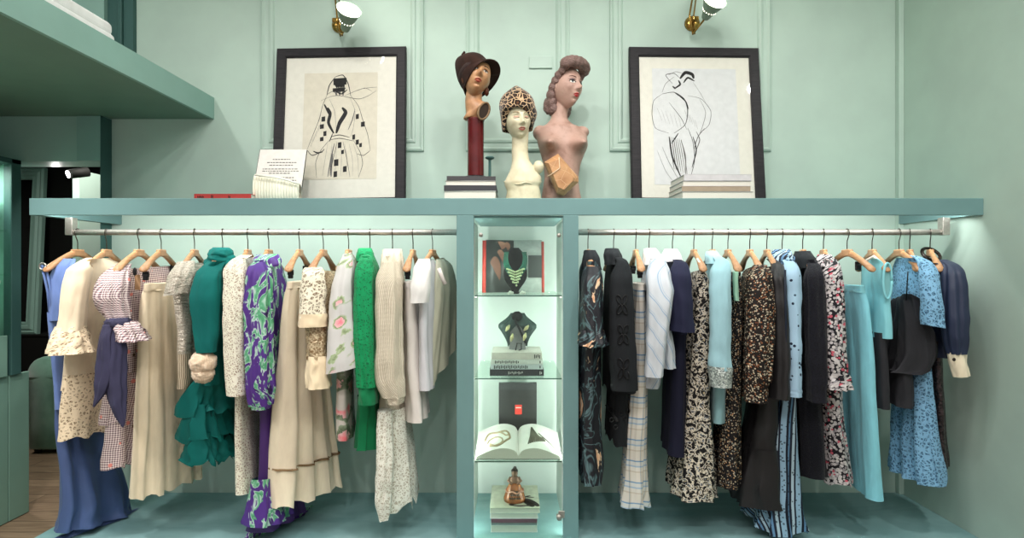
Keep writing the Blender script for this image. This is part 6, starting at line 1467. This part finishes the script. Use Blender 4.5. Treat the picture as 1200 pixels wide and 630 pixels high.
# folded cloths on the loft
m_tow = cloth('white_folded_cotton', (226, 226, 222), .9); m_tow2 = cloth('cream_ribbed_throw', (216, 208, 182), .9)
XT = XL - .05
for k, (z0, z1, y0, y1, mat, lb, dx) in enumerate(((zl1, zl1 + .11, 1.1, 2.62, m_tow, 'white folded cloth along the edge of the loft, under the cream one', 0), (zl1 + .11, zl1 + .165, 1.1, 2.40, m_tow, 'upper white folded cloth set back along the edge of the loft', -.02))):
    t = Thing('folded_cloth', lb, 'blanket', (XT - .2, (y0 + y1) / 2, z0), 'folded cloths on the loft')
    t.part('cloth', MB().box(XT - .42 + dx, XT + dx, y0, y1, z0, z1 - .052, .022).box(XT - .42 + dx, XT + dx - .004, y0 + .01, y1 - .012, z0 + .045, z1, .022) if z1 - z0 > .06 else MB().box(XT - .42 + dx, XT + dx, y0, y1, z0, z1, .022), mat); t.done()

area('cabinet_fill_light', (XV - .23, 3.0, zt_ - .045), .3, 11, (0, 0, 0), (1, 1, .97), .05)  # added fill inside the glass cabinet, lifts its dark interior
# ---------------------------------------------------------------- light and camera
w = bpy.data.worlds.new('World'); bpy.context.scene.world = w; w.use_nodes = True
w.node_tree.nodes['Background'].inputs[0].default_value = (1, .99, .96, 1); w.node_tree.nodes['Background'].inputs[1].default_value = .62
def disc(loc, p, tilt, size=.14, col=(1, .96, .92)):
    o = area('ceiling_and_fill_light', loc, size, p, (math.radians(tilt), 0, 0), col); o.data.shape = 'DISK'; o.data.spread = math.radians(130); return o
for xx in (-2.5, -.85, -.3, .3, .85, 2.36): disc((xx, 1.75, 3.62), 11 if abs(xx) > 1 else 8, 22)
for k in range(4): disc((-1.2 + k * .8, -.2, 3.62), 9, 38)
for k in range(3): disc((-2.35, .5 + k * .85, zl0 - .005), 13, 0, .1)  # added lights under the loft, without fixtures, brighten counter and left garments
for x0, x1 in ((PX(150, DW), xa - .03), (xd + .03, PX(1040, DW))):
    area('led_light', ((x0 + x1) / 2, DF + .045, ZB - .016), x1 - x0, 11, (math.radians(58), 0, 0), (1, 1, .97), .02)
for sx, r in ((xb - .003, -1), (xc + .003, 1)):
    area('niche_light', (sx, DF + .046, ZS0 / 2), .010, 7.5, (math.radians(90), 0, math.radians(-30 * r)), (1, 1, .98), ZS0 - .1)
o = area('backroom_fill_light', (-2.75, 3.85, 2.53), .2, 11, (0, 0, 0), (1, .95, .88)); o.data.shape = 'DISK'  # added fill for the back room, lights the pale column
o = area('backroom_fill_light', (-3.85, 3.8, 2.53), .2, 22, (0, 0, 0), (1, .95, .88)); o.data.shape = 'DISK'  # second added fill, brightens the sofa past the column
cam = bpy.data.cameras.new('camera'); co = bpy.data.objects.new('camera', cam); C.objects.link(co)
cam.sensor_width = 36; cam.lens = 36 * F / 1200; co.location = (0, 0, CZ); co.rotation_euler = (math.radians(90), 0, 0)
cam.clip_start = .05
sc = bpy.context.scene; sc.camera = co
sc.view_settings.view_transform = 'Standard'; sc.view_settings.look = 'None'; sc.view_settings.exposure = 0; sc.view_settings.gamma = 1
sc.view_settings.use_curve_mapping = False
sc.cycles.max_bounces = 6; sc.cycles.diffuse_bounces = 3; sc.cycles.glossy_bounces = 3; sc.cycles.transmission_bounces = 4; sc.cycles.transparent_max_bounces = 8
sc.cycles.use_denoising = True; sc.cycles.caustics_reflective = False; sc.cycles.caustics_refractive = False
